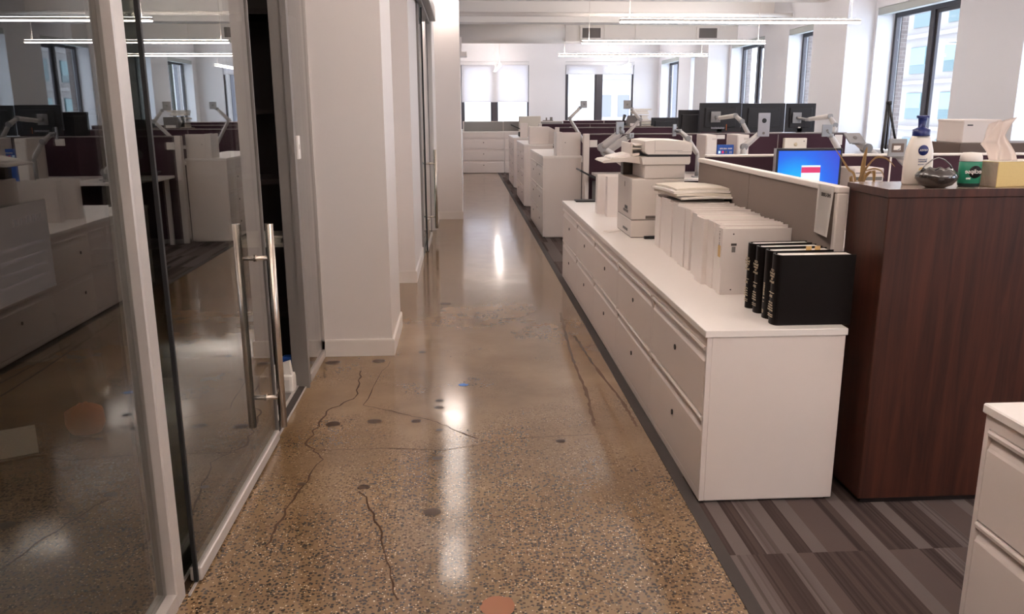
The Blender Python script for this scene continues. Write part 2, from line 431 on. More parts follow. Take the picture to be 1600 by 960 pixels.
def text(name, s, size, m, parent, origin, right, up, mirror=True, depth=0.0004, align='CENTER'):
    """lettering mesh; the photograph shows the place mirrored, so letters are mirrored too"""
    cu = bpy.data.curves.new(name, 'FONT'); cu.body = s; cu.size = size; cu.align_x = align; cu.align_y = 'CENTER'
    cu.extrude = depth; cu.space_line = 0.85; cu.offset = size * 0.006
    tmp = bpy.data.objects.new('tmp', cu); C.objects.link(tmp)
    dg = bpy.context.evaluated_depsgraph_get(); dg.update()
    me = bpy.data.meshes.new_from_object(tmp.evaluated_get(dg)); bpy.data.objects.remove(tmp)
    right = Vector(right).normalized(); up = Vector(up).normalized(); nrm = right.cross(up)
    sx = -1 if mirror else 1
    org = Vector(origin)
    for v in me.vertices:
        c = v.co.copy(); v.co = org + right * c.x * sx + up * c.y + nrm * c.z
    if mirror: me.flip_normals()
    me.materials.clear(); me.materials.append(m); me.name = name
    o = bpy.data.objects.new(name, me); C.objects.link(o); o.parent = parent
    return o

# ================================================================== STRUCTURE
H = 3.35
# floors
sbox('floor', CONC, -0.88, 0.826, -4.2, 24.6, -0.1, 0.0)
sbox('floor', CARP, 0.872, 6.0, -4.2, 24.6, -0.1, 0.001)
sbox('trim_1', RUBBER, 0.826, 0.872, -4.2, 24.6, -0.1, 0.003)
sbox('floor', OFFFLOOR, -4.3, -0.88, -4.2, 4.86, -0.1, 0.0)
sbox('ceiling', CEIL, -4.3, 6.0, -4.2, 24.6, H, H + 0.1)
# left side: walls of the glazed office, piers
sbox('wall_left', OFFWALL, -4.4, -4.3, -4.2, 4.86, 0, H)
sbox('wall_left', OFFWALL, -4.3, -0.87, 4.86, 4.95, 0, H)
sbox('wall_left', WALL, -0.868, -0.445, 4.857, 5.541, 0, H)
sbox('wall_left', WALL, -0.96, -0.868, 4.95, 7.02, 0, H)
sbox('wall_left', WALL, -1.10, -0.422, 7.02, 8.29, 0, H)
sbox('wall_left', WALL, -1.10, -0.343, 10.2, 11.25, 0, H)
sbox('wall_left', WALL, -1.10, -0.015, 11.25, 24.6, 0, H)
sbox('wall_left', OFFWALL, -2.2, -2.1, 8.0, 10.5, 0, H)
sbox('wall_left', WALL, -1.10, -0.42, 8.29, 10.2, 2.62, H)
sbox('wall_left', WALL, -0.97, -0.87, -4.2, 4.857, 2.62, H)
sbox('wall_back', WALL, -4.3, 6.0, -4.3, -4.2, 0, H)
# baseboards (height 0.1, 12 mm proud)
def bb(side, x0, x1, y0, y1):
    o = MB().box(x0, x1, y0, y1, 0, 0.098).box(x0 + 0.003 * (x1 - x0 > 0.05), x1 - 0.003, y0 + 0.002, y1, 0.098, 0.104).build('baseboard_' + side, BASE); struct(o)
bb('left', -0.866, -0.433, 4.845, 4.857); bb('left', -0.445, -0.433, 4.857, 5.541)
bb('left', -0.868, -0.41, 7.008, 7.02); bb('left', -0.422, -0.41, 7.02, 8.29)
bb('left', -0.343, -0.331, 10.2, 11.25); bb('left', -0.331, -0.003, 11.238, 11.25); bb('left', -0.015, -0.003, 11.25, 24.6)

# right wall: piers between windows, apron, head
W0, W1, PITCH = 9.68, 11.64, 3.16
XW, XG = 5.75, 6.0
SILL, HEAD = 0.90, 2.80
sbox('wall_right', WALLC, XW, XG + 0.1, -4.2, 24.6, 0, SILL)
sbox('wall_right', WALLC, XW, XG + 0.1, -4.2, 24.6, HEAD, H)
ends = []
for k in range(-4, 5): ends.append((W0 + PITCH * k, W1 + PITCH * k))
py = -4.2
for a, b in ends:
    sbox('wall_right', WALLC, XW, XG + 0.1, py, a, SILL, HEAD)
    sbox('wall_right', BRICK, XG + 0.1, XG + 0.19, py - 0.02 if py > -4 else py, a + 0.02, 0.4, H)
    py = b
sbox('wall_right', WALLC, XW, XG + 0.1, py, 24.6, SILL, HEAD)
for (a, b, x) in ((11.70, 12.84, 5.36), (18.05, 19.10, 5.28), (5.38, 6.48, 5.36)):
    sbox('wall_right', WALLC, x, XW, a, b, 0, H)
# far wall with two openings
YF = 24.6
FW = [(-0.01, 1.96), (3.02, 5.03)]
sbox('wall_far', WALLC, -1.1, 6.1, YF, YF + 0.25, 0, SILL)
sbox('wall_far', WALLC, -1.1, 6.1, YF, YF + 0.25, HEAD, H)
sbox('wall_far', WALLC, 1.96, 3.02, YF, YF + 0.25, SILL, HEAD)
sbox('wall_far', WALLC, 5.03, 6.1, YF, YF + 0.25, SILL, HEAD)
sbox('wall_far', WALLC, -1.1, -0.01, YF, YF + 0.25, SILL, HEAD)

# windows: frame, mullion, two panes, cassette
wn = 0
def window(axis, plane, a, b, mull=0.5, mw=0.10):
    """axis 'y': window lies in the right wall (plane = x); axis 'x': in the far wall (plane = y)"""
    global wn; wn += 1
    r = sroot('window_%d' % wn, (plane, a, SILL) if axis == 'y' else (a, plane, SILL))
    Lw = b - a; Hh = HEAD - SILL; t = 0.055; d = 0.06
    def bx(mb, u0, u1, z0, z1, d0=0.0, d1=d):
        if axis == 'y': mb.box(d0, d1, u0, u1, z0, z1, 0.003)
        else: mb.box(u0, u1, d0, d1, z0, z1, 0.003)
    f = MB(); top = 0.13
    bx(f, 0, t, 0, Hh); bx(f, Lw - t, Lw, 0, Hh); bx(f, t, Lw - t, 0, t); bx(f, t, Lw - t, Hh - top, Hh)
    mc = Lw * mull
    fr = f.build('window_frame', FRAME, r)
    sa = MB(); q = 0.045; u1 = mc - mw / 2
    bx(sa, t, t + q, t, Hh - top, 0.005, 0.045); bx(sa, u1 - q, u1, t, Hh - top, 0.005, 0.045)
    bx(sa, t + q, u1 - q, t, t + q, 0.005, 0.045); bx(sa, t + q, u1 - q, Hh - top - q, Hh - top, 0.005, 0.045); sa.build('sash', FRAME, r)
    m = MB(); bx(m, mc - mw / 2, mc + mw / 2, t, Hh - top, -0.02, d); m.build('mullion', FRAME, r)
    for (u0, u1) in ((t, mc - mw / 2), (mc + mw / 2, Lw - t)):
        g = MB(); bx(g, u0, u1, t, Hh - top, 0.028, 0.034); g.build('pane', WGLASS, r)
    # inner stool
    s = MB()
    if axis == 'y': s.box(-0.26, 0.0, 0, Lw, -0.03, 0.0)
    else: s.box(0, Lw, -0.05, 0.0, -0.03, 0.0)
    c = MB()
    if axis == 'y':
        c.box(-0.25, -0.15, 0.01, Lw - 0.01, Hh - 0.10, Hh - 0.004, 0.004); c.build('blind_cassette', CASS, r)
    return r
for a, b in ends: window('y', XG, a, b)
wa = window('x', YF + 0.08, *FW[0], mull=0.5, mw=0.17)
wb = window('x', YF + 0.08, *FW[1], mull=0.5, mw=0.19)
def blind(r, Lw, zb):
    Hh = HEAD - SILL
    MB().box(0.0, Lw, -0.075, -0.005, Hh - 0.10, Hh - 0.004, 0.004).build('blind_cassette', CASSW, r)
    MB().box(0.02, Lw - 0.02, -0.045, -0.043, zb - SILL, Hh - 0.10).build('roller_blind', BLIND, r)
    MB().box(0.02, Lw - 0.02, -0.052, -0.036, zb - SILL - 0.02, zb - SILL + 0.005, 0.003).build('hem_bar', CASSW, r)
blind(wa, FW[0][1] - FW[0][0], 1.68); blind(wb, FW[1][1] - FW[1][0], 2.46)
# light portals (guide sampling of the sky, emit nothing themselves)
def portal(loc, sx, sy, rot):
    l = bpy.data.lights.new('portal', 'AREA'); l.shape = 'RECTANGLE'; l.size = sx; l.size_y = sy; l.cycles.is_portal = True
    o = bpy.data.objects.new('portal', l); C.objects.link(o); o.location = loc; o.rotation_euler = rot
for a, b in ends: portal((XG + 0.40, (a + b) / 2, (SILL + HEAD) / 2), HEAD - SILL, b - a, (0, PI / 2, 0))
for a, b in FW: portal(((a + b) / 2, YF + 0.3, (SILL + HEAD) / 2), b - a, HEAD - SILL, (-PI / 2, 0, 0))

# ceiling beams, ducts, conduit
sbox('trim_2', CEIL, -0.015, 6.0, 12.2, 12.55, 2.98, H)
sbox('trim_3', CEIL, -0.015, 6.0, 15.6, 16.0, 2.99, H)
sbox('trim_4', CEIL, -0.015, 6.0, 20.4, 20.7, 3.0, H)
sbox('trim_5', CEIL, -0.86, 6.0, 8.2, 8.5, 2.98, H)
sbox('trim_6', CEIL, -0.86, 6.0, 4.2, 4.5, 2.98, H)
d = thing('air_duct', 'off-white round ceiling duct running across the room into a rectangular duct', 'duct', (0, 16.55, 2.874))
MB().tube([(-0.015, 0, 0), (2.0, 0, 0)], 0.175, 24).build('round_duct', DUCT, d)
mb = MB().box(2.0, 5.36, -0.16, 0.2, -0.15, 0.15, 0.01)
for x in (2.75, 3.35, 4.6): mb.box(x, x + 0.03, -0.175, 0.2, -0.165, 0.165)
mb.build('rectangular_duct', DUCT, d)
for gx in (2.50, 4.76):
    g = MB().box(gx - 0.22, gx + 0.22, -0.19, -0.16, -0.12, 0.12, 0.006).build('grille_frame', DUCT, d)
    q = MB()
    for i in range(9): q.box(gx - 0.17 + i * 0.04, gx - 0.155 + i * 0.04, -0.196, -0.19, -0.085, 0.085)
    for i in range(5): q.box(gx - 0.175, gx + 0.175, -0.195, -0.19, -0.085 + i * 0.038, -0.075 + i * 0.038)
    q.box(gx - 0.175, gx + 0.175, -0.191, -0.188, -0.09, 0.09)
    q.build('louvre', GRILLE, g)
tag(MB().tube([(-0.015, 0, 0), (5.7, 0, 0)], 0.035, 12).build('conduit', DUCT, None, (0, 14.6, 3.02)), 'slim white pipe crossing the ceiling in front of the duct', 'pipe')
tag(MB().lathe([(0.0, 0.0), (0.05, 0.0), (0.075, 0.03), (0.08, 0.07), (0.08, 0.09)], 20).build('smoke_detector', PRINT, None, (3.05, 11.4, 3.26)), 'small round smoke detector under the ceiling above the first pendant row', 'smoke detector')

# ================================================================== LAMPS
PEN = None
def pendant(label, x0, x1, y, z=2.5, lit=None):
    r = thing('pendant_lamp', label, 'lamp', ((x0 + x1) / 2, y, z), 0, 'linear pendant lamps')
    hl = (x1 - x0) / 2
    MB().box(-hl, hl, -0.032, 0.032, 0.016, 0.046, 0.003).build('lamp_housing', TRIMW, r)
    MB().box(-hl + 0.004, hl - 0.004, -0.030, 0.030, 0.0, 0.020, 0.002).build('lower_diffuser', lit or LIT, r)
    MB().box(-hl + 0.01, hl - 0.01, -0.024, 0.024, 0.046, 0.052).build('upper_diffuser', LITUP, r)
    for s in (-1, 1):
        MB().tube([(s * (hl - 0.12), 0, 0.06), (s * (hl - 0.12), 0, H - z)], 0.004, 6).build('cable', TRIMW, r)
    return r
rows = [10.65, 14.0, 17.3, 7.3, 4.0, 0.7, -2.5]
nm = ['pendant lamp bar nearest the camera in view, the longest in the photo', 'pendant lamp bar, second from the camera, just below the duct vents',
      'pendant lamp bar, third from the camera, below the second one',
      'pendant lamp bar above the desks just beyond the printer', 'pendant lamp bar above the desks by the long filing cabinets',
      'pendant lamp bar above the near desks beside the camera', 'pendant lamp bar behind the camera']
for y, n_ in zip(rows, nm): pendant('white linear ' + n_, 1.98, 5.04, y, 2.5, LITN if y < 3 else None)
for (x, n_) in ((0.96, 'pointing down the room toward the left far window'), (4.2, 'pointing down the room toward the right far window')):
    r = pendant('added unseen fill lamp bar ' + n_, -1.6 + x, 1.6 + x, 22.7); r.rotation_euler = (0, 0, PI / 2)
for (y, n_) in ((0.6, 'over the near end of the aisle'), (4.1, 'over the aisle beside the low filing cabinets'), (-2.4, 'over the aisle behind the camera')):  # unseen lamps added to brighten the near aisle and the fronts facing it
    r = pendant('added unseen fill lamp bar ' + n_, -1.4, 1.4, y, 3.0, LITFILL); r.rotation_euler = (0, 0, PI / 2); r.location.x = 0.0
r = thing('added_streak_lamp', 'added unseen flat lamp above the aisle, laying the bright streak on the floor', 'lamp', (-0.16, 9.1, 3.02))  # added out of view for its reflected streak on the polished floor
MB().box(-0.13, 0.13, -1.9, 1.9, 0.02, 0.06, 0.003).build('lamp_housing', TRIMW, r)
MB().box(-0.12, 0.12, -1.88, 1.88, 0.0, 0.02, 0.002).build('diffuser', STREAKLIT, r)
for q in (-1.4, 1.4): MB().tube([(0, q, 0.06), (0, q, H - 3.02)], 0.005, 6).build('cable', TRIMW, r)
# wall washer above the end of the left wall
r = thing('wall_washer', 'bright wall-wash lamp high on the white pier past the second glass door', 'lamp', (-0.18, 11.08, 2.80))
MB().box(-0.15, 0.15, -0.05, 0.05, 0.03, 0.07, 0.003).build('lamp_housing', TRIMW, r)
MB().box(-0.14, 0.14, -0.04, 0.045, 0.0, 0.03).build('diffuser', WASH, r)
MB().tube([(0, 0, 0.07), (0, 0, H - 2.80)], 0.006, 8).build('cable', TRIMW, r)

# ================================================================== GLASS FRONT AND DOOR 1
# fixed pane (near), its post, sliding leaf, jamb, sidelight
g = struct(cbox('wall_left', GLASS, -0.915, -0.905, -4.2, 2.25, 0.05, 2.45))
struct(cbox('wall_left', GLASS, -0.915, -0.905, 2.315, 3.30, 0.02, 2.45))
struct(cbox('trim_17', ALUD, -0.925, -0.897, 3.30, 3.345, 0.0, 2.45))
tag_ = sbox('trim_7', ALU, -0.945, -0.875, 2.245, 2.315, 0.0, 2.62, bev=0.004)
sbox('trim_8', ALUD, -0.955, -0.865, -4.2, 4.857, 2.45, 2.62)
sbox('trim_9', ALU, -0.93, -0.875, -4.2, 2.245, 0.0, 0.05)
sbox('trim_10', ALUD, -0.955, -0.925, 2.3, 4.28, 0.0, 0.008)
tr = MB().box(-0.92, -0.905, 2.315, 4.28, 0, 0.012).box(-0.868, -0.862, 2.315, 4.28, 0, 0.008)
struct(tr.build('trim_11', ALU))
sbox('trim_18', RUBBER, -0.925, -0.87, 3.56, 4.28, 0.0, 0.006)
d1 = sroot('door_1', (-0.862, 2.385, 0))
MB().box(-0.005, 0.005, 0.0, 1.15, 0.012, 2.45).build('glass_leaf', GLASS, d1)
MB().box(-0.006, 0.006, -0.012, 0.0, 0.012, 2.45).build('edge_seal', DARKEDGE, d1)
MB().box(-0.022, 0.016, 0.0, 1.15, 0.008, 0.055, 0.004).build('bottom_rail', ALU, d1)
MB().box(-0.012, 0.012, 1.15, 1.156, 0.012, 2.45).build('edge_strip', ALUD, d1)
def ladder(parent, y, x_out, x_in, z0, z1, s0, s1):
    h = MB().tube([(x_out, y, z0), (x_out, y, z1)], 0.0165, 18).build('door_handle', STEEL, parent)
    MB().tube([(x_in, y, z0), (x_in, y, z1)], 0.0165, 18).build('door_handle', STEEL, parent)
    for z in (s0, s1):
        MB().tube([(x_in, y, z), (x_out, y, z)], 0.0095, 14).tube([(0.007, y, z), (0.011, y, z)], 0.014, 14).tube([(-0.011, y, z), (-0.007, y, z)], 0.014, 14).build('standoff', STEEL, parent)
ladder(d1, 1.0, 0.07, -0.07, 0.13, 1.01, 0.264, 0.868)
# wide jamb and sidelight by the pier
mb = MB().box(-0.935, -0.852, 4.28, 4.36, 0, 2.45, 0.003).box(-0.875, -0.845, 4.272, 4.30, 0, 2.45).box(-0.90, -0.868, 4.36, 4.375, 0, 2.45)
struct(mb.build('trim_12', ALUD))
struct(cbox('wall_left', GLASS, -0.872, -0.862, 4.375, 4.845, 0.045, 2.45))
mb = MB().box(-0.885, -0.85, 4.375, 4.857, 0.0, 0.045, 0.002).box(-0.882, -0.852, 4.845, 4.857, 0.045, 2.45)
struct(mb.build('trim_13', ALU))
sw = thing('card_reader', 'small white card reader on the glass sidelight beside the pier', 'card reader', (-0.862, 4.43, 1.21))
MB().box(0, 0.012, -0.03, 0.03, 0, 0.12, 0.004, 2).build('reader_body', CAPW, sw)
MB().box(0.012, 0.014, -0.012, 0.012, 0.05, 0.075).build('button', PRINT, sw)

# door 2 farther down
d2 = sroot('door_2', (-0.385, 8.60, 0))
MB().box(-0.005, 0.005, 0, 1.12, 0.012, 2.47).build('glass_leaf', GLASS, d2)
MB().box(-0.008, 0.008, 1.12, 1.135, 0.012, 2.47).box(-0.008, 0.008, -0.012, 0, 0.012, 2.47).build('edge_seal', DARKEDGE, d2)
MB().box(-0.02, 0.015, 0, 1.12, 0.008, 0.05, 0.003).build('bottom_rail', ALU, d2)
ladder(d2, 0.85, 0.075, -0.06, 0.13, 1.02, 0.264, 0.868)
mb = MB().box(-0.47, -0.40, 8.29, 8.36, 0, 2.47, 0.003).box(-0.45, -0.41, 8.36, 8.42, 0, 2.47).box(-0.47, -0.40, 10.13, 10.2, 0, 2.47)
struct(mb.build('trim_14', ALUD))
struct(cbox('wall_left', GLASS, -0.44, -0.432, 8.42, 10.13, 0.04, 2.47))
struct(MB().box(-0.47, -0.29, 7.6, 10.26, 2.47, 2.62, 0.006).box(-0.40, -0.36, 7.6, 10.2, 2.44, 2.47).build('trim_15', ALUD))
struct(MB().box(-0.45, -0.42, 8.36, 10.13, 0, 0.04).build('trim_16', ALU))

# ---- things inside the dark office
b = thing('bookcase', 'dark brown bookcase against the back wall inside the glazed office', 'bookcase', (-1.45, 4.62, 0))
mb = MB().box(-0.55, -0.525, -0.2, 0.2, 0, 1.95).box(0.525, 0.55, -0.2, 0.2, 0, 1.95).box(-0.525, 0.525, 0.18, 0.2, 0, 1.95)
mb.build('case', DWOOD, b)
for z in (0.0, 0.36, 0.72, 1.08, 1.44, 1.93): MB().box(-0.525, 0.525, -0.2, 0.18, z, z + 0.025).build('shelf', DWOOD, b)
tag(MB().box(-0.16, 0.16, -0.11, 0.11, 0, 0.02, 0.003).box(-0.15, 0.14, -0.10, 0.1, 0.02, 0.045, 0.003).box(-0.13, 0.15, -0.09, 0.10, 0.045, 0.06, 0.003).build('paper_stack', PAPERC, None, (-1.12, 4.53, 0.745)), 'stack of white papers on a shelf of the dark bookcase behind the door handle', 'paper stack')
tag(MB().prism([(-0.09, 0), (0.09, 0), (0.07, 0.17), (-0.06, 0.13)], 'y', -0.02, 0.02).box(-0.09, 0.09, -0.05, 0.05, 0, 0.1, 0.02, 2).build('paper_bag', PAPER, None, (-1.0, 4.22, 0.0)), 'crumpled white paper bag on the floor inside the open glass door', 'bag')
tag(MB().box(-0.04, 0.04, -0.03, 0.03, 0, 0.16, 0.012, 2).build('blue_carton', BLUEB, None, (-0.955, 4.35, 0.0)), 'small blue carton on the floor behind the white paper bag by the door jamb', 'carton')
t = thing('brochure_holder', 'clear brochure holder with white cards on the dark office floor', 'holder', (-1.95, 3.45, 0), 0.5)
MB().box(-0.10, 0.10, -0.06, 0.05, 0, 0.008, 0.003).box(-0.10, 0.10, 0.045, 0.05, 0.008, 0.10).build('holder_base', PBAG, t)
rot = Matrix.Rotation(math.radians(-18), 4, 'X')
for i in range(4): MB().box(-0.075, 0.075, -0.003, 0.004, 0.01, 0.115, 0, 1, Matrix.Translation((0, -0.035 + i * 0.022, 0)) @ Matrix.Rotation(math.radians(-16 + 5 * i), 4, 'X')).build('card', PAPER, t)
o = MB().lathe([(0.0, 0.0), (0.07, 0.0), (0.088, 0.04), (0.085, 0.10), (0.04, 0.125), (0.0, 0.13)], 16, wob=lambda u, r, z: 0.012 * math.sin(9 * u * 2 * PI) * (z > 0.02), sy=0.8).build('orange_pouch', ORANGE, None, (-1.78, 3.72, 0.0))
tag(o, 'soft orange pouch standing on the office floor behind the white cards', 'pouch')
o = MB().lathe([(0.17, 0.0), (0.21, 0.2), (0.24, 0.40), (0.25, 0.52)], 22, wob=lambda u, r, z: 0.012 * math.sin(11 * u * 2 * PI + z * 9) * (z > 0.02)).build('plastic_bag', PBAG, None, (-1.75, 4.04, 0.0))
tag(o, 'clear crumpled plastic bag standing on the dark office floor', 'plastic bag')
nt_ = thing('notice_sheet', 'white printed notice taped to the near fixed glass pane', 'notice', (-0.904, 1.84, 1.085))
MB().box(-0.0005, 0.0005, -0.26, 0.0, 0.0, 0.19).build('sheet', translucent('notice_paper', (98, 92, 88), 0.5), nt_)
scribble('lettering', INK, nt_, (0.0008, -0.09, 0.155), (0, 1, 0), (0, 0, 1), 0.12, 0.016, 2)
for i in range(4): MB().box(0.0006, 0.0009, -0.23, -0.03, 0.03 + i * 0.024, 0.036 + i * 0.024).build('print_line', INK, nt_)

# ---- marks that belong to the floor, and reflections drawn on it as ribbons
def ribbon(name, pts, wd, m, jit=0.012, seg=8, parent=None):
    P = []
    for (x0, y0), (x1, y1) in zip(pts, pts[1:]):
        for i in range(seg):
            t_ = i / seg; P.append((x0 + (x1 - x0) * t_ + random.uniform(-jit, jit), y0 + (y1 - y0) * t_))
    P.append(pts[-1]); mb = MB(); prev = None
    for i, (x, y) in enumerate(P):
        q = P[min(i + 1, len(P) - 1)]; p0 = P[max(i - 1, 0)]
        dx, dy = q[0] - p0[0], q[1] - p0[1]; l = math.hypot(dx, dy) or 1; nx, ny = -dy / l, dx / l
        ww = wd * random.uniform(0.4, 1.0) / 2
        a = mb.bm.verts.new((x + nx * ww, y + ny * ww, 0.0008)); b_ = mb.bm.verts.new((x - nx * ww, y - ny * ww, 0.0008))
        if prev: mb.bm.faces.new((prev[0], prev[1], b_, a))
        prev = (a, b_)
    bmesh.ops.recalc_face_normals(mb.bm, faces=mb.bm.faces[:])
    for f in mb.bm.faces:
        if f.normal.z < 0: f.normal_flip()
    return mb.build(name, m, parent)
FL = [o for o in C.objects if o.name == 'floor'][0]
cr = [([(-0.60, 4.55), (-0.57, 4.1), (-0.70, 3.9), (-0.72, 3.5), (-0.62, 3.32), (-0.68, 2.9), (-0.70, 2.6)], 0.011),
      ([(-0.46, 4.72), (-0.52, 3.98), (-0.3, 3.83), (-0.14, 3.72), (0.05, 3.5)], 0.007),
      ([(-0.7, 3.42), (-0.35, 3.42), (-0.1, 3.38), (0.25, 3.5), (0.62, 3.52)], 0.005),
      ([(-0.42, 3.0), (-0.3, 2.62), (-0.22, 2.25)], 0.009)]
fb = -0.0
for pts, wd in cr:
    o = ribbon('floor_crack', pts, wd, CRACK); o.parent = FL; o.matrix_parent_inverse = Matrix.Translation((-FL.location.x, -FL.location.y, -FL.location.z))
for pts, wd in (([(0.70, 5.85), (0.64, 4.75), (0.63, 4.0), (0.60, 3.62)], 0.022), ([(0.72, 5.2), (0.74, 4.7), (0.80, 3.9), (0.80, 3.6)], 0.022)):  # curved dark reflections in the floor, painted as faint brown ribbons
    o = ribbon('floor_stain_and_reflection', pts, wd, REFLECT, 0.004, 14); o.parent = FL; o.matrix_parent_inverse = Matrix.Translation((-FL.location.x, -FL.location.y, -FL.location.z))
def blob(x, y, r, m=STAIN, name='floor_stain_and_reflection', sx=1.0):
    mb = MB(); n = 22
    vs = [mb.bm.verts.new((r * sx * (0.85 + 0.25 * random.random()) * math.cos(2 * PI * k / n), r * (0.85 + 0.25 * random.random()) * math.sin(2 * PI * k / n), 0)) for k in range(n)]
    mb.bm.faces.new(vs)
    o = mb.build(name, m, None, (x - FL.location.x, y - FL.location.y, 0.0009 - FL.location.z)); o.parent = FL
    return o
for (x, y, r) in ((-0.64, 3.73, 0.032), (-0.445, 3.75, 0.03), (-0.245, 3.74, 0.022), (-0.134, 2.811, 0.03), (-0.415, 3.04, 0.022), (-0.14, 3.92, 0.022), (-0.14, 4.02, 0.02), (-0.667, 3.083, 0.016),
                  (-0.52, 4.73, 0.035), (-0.13, 3.3, 0.02), (-0.2, 3.12, 0.012), (-0.15, 6.2, 0.04), (-0.27, 4.9, 0.02), (0.42, 3.45, 0.02), (-0.79, 4.72, 0.04), (-0.13, 3.62, 0.016)):
    blob(x, y, r, sx=1.15)
blob(0.085, 2.20, 0.055, OSTAIN, 'floor_stain_and_reflection')
mb = MB(); pts = [(-0.022, -0.012), (0.0, -0.02), (0.024, -0.012), (0.028, 0.006), (0.012, 0.012), (0.006, 0.022), (-0.012, 0.016), (-0.026, 0.008)]
mb.prism(pts, 'z', 0.0005, 0.0018)
tag(mb.build('tape_scrap', BLUETAPE, None, (-0.017, 4.26, 0)), 'torn scrap of blue tape on the polished floor in the aisle', 'tape')

# ================================================================== FILING CABINETS
def cabinet(name, label, loc, w_, d_, h_, drawers, rz=0, group=None, lip=0.03):
    """lateral file: front faces -x, width along +y from the origin corner, depth along +x.
       drawers = list of (z_bottom, z_top)"""
    r = thing(name, label, 'filing cabinet', loc, rz, group)
    mb = MB().box(0.018, d_, 0.0, w_, 0.012, h_, 0.002).box(0.0, 0.018, 0.0, 0.018, 0.012, h_).box(0.0, 0.018, w_ - 0.018, w_, 0.012, h_)
    mb.box(0.0, 0.018, 0.018, w_ - 0.018, drawers[-1][1] + 0.003, h_).box(0.0, 0.018, 0.018, w_ - 0.018, 0.012, drawers[0][0] - 0.003)
    mb.box(0.03, d_ - 0.02, 0.02, w_ - 0.02, 0.0, 0.012)
    mb.build('body', CAB, r)
    for (za, zb) in drawers:
        prof = [(0.017, za), (0.0, za), (0.0, zb - 0.058), (0.004, zb - 0.050), (0.0135, zb - 0.022), (0.0135, zb - 0.018), (-0.004, zb - 0.016), (-0.006, zb - 0.006), (-0.003, zb), (0.017, zb)]
        dr = MB().prism(prof, 'y', 0.021, w_ - 0.021).build('drawer', CAB, r)
        # prism axis y takes (x,z) pairs
        zl = za + (zb - za) * 0.54
        MB().tube([(0.002, w_ * 0.5, zl), (-0.004, w_ * 0.5, zl)], 0.0115, 14).build('lock', LOCK, dr)
    return r
YN, UW = 2.812, 0.869
ordn = ['nearest to the camera', 'second from the near end', 'middle one of the five', 'fourth from the near end', 'farthest of the five']
DR2 = [(0.045, 0.345), (0.352, 0.615)]
first = cabinet('filing_cabinet', 'low white two-drawer filing cabinet on the aisle, ' + ordn[0], (0.872, YN, 0), UW, 0.513, 0.656, DR2, 0, 'low filing cabinets along the aisle')
for i in range(1, 5): dup(first, (0.872, YN + UW * i, 0), 'low white two-drawer filing cabinet on the aisle, ' + ordn[i])
YE = YN + UW * 5
tag(cbox('worktop', CABTOP, 0.862, 1.390, YN - 0.006, YE + 0.004, 0.656, 0.682, bev=0.002), 'long white worktop lying over the row of low filing cabinets', 'worktop')
# foreground run (near right)
fg = dup(first, (1.405, 2.015 - UW, 0), 'low white filing cabinet cut off by the right edge of the photo, facing the aisle'); fg['group'] = 'low filing cabinets in the near right corner'
fg2 = dup(first, (1.405, 2.015 - 2 * UW, 0), 'low white filing cabinet beside the camera, next to the one at the right edge'); fg2['group'] = 'low filing cabinets in the near right corner'
tag(cbox('worktop', CABTOP, 1.395, 1.925, 2.022 - 2 * UW, 2.022, 0.656, 0.684, bev=0.004), 'white worktop on the cabinets cut off at the right edge of the photo', 'worktop')
# tall three-drawer pairs beyond
DR3 = [(0.045, 0.300), (0.307, 0.562), (0.569, 0.824)]
tall = cabinet('filing_cabinet', 'x', (0.917, 9.46, 0), 0.86, 0.44, 0.915, DR3, 0, 'tall filing cabinets beyond the printer')
spots = [(0.917, 9.46, 'tall white three-drawer filing cabinet past the low run, with white binders on its top'), (0.917, 10.32, 'tall white three-drawer filing cabinet directly behind the one carrying the white binders'),
         (0.935, 12.65, 'white three-drawer filing cabinet of the second tall pair, its bare end facing the camera'), (0.935, 13.51, 'white three-drawer filing cabinet at the back of the second tall pair'),
         (0.97, 15.72, 'white three-drawer filing cabinet of the third tall pair, its end facing the camera'), (0.97, 16.58, 'white three-drawer filing cabinet at the back of the third tall pair')]
tall['label'] = spots[0][2]
for s_ in spots[1:]: dup(tall, (s_[0], s_[1], 0), s_[2])
for (x, y, n_) in ((0.917, 9.46, 'first'), (0.935, 12.65, 'second'), (0.97, 15.72, 'third')):
    tag(cbox('worktop', CABTOP, x - 0.006, x + 0.445, y - 0.004, y + 1.724, 0.915, 0.94, bev=0.002), 'white top lying over the %s tall pair of filing cabinets' % n_, 'worktop')
# end wall of cabinets, facing the camera
farc = cabinet('filing_cabinet', 'white three-drawer filing cabinet at the end of the corridor, leftmost of its row', (0.98, 19.54, 0), 0.97, 0.44, 0.93, DR3, PI / 2, 'filing cabinets across the end of the corridor')
dup(farc, (1.955, 19.54, 0), 'white three-drawer filing cabinet at the end of the corridor, second from the left')
dup(farc, (2.93, 19.54, 0), 'white three-drawer filing cabinet at the end of the corridor, third, behind the desks')
tag(cbox('worktop', CABTOP, 0.005, 2.935, 19.53, 20.0, 0.93, 0.957, bev=0.002), 'white top lying over the cabinets across the corridor end', 'worktop')

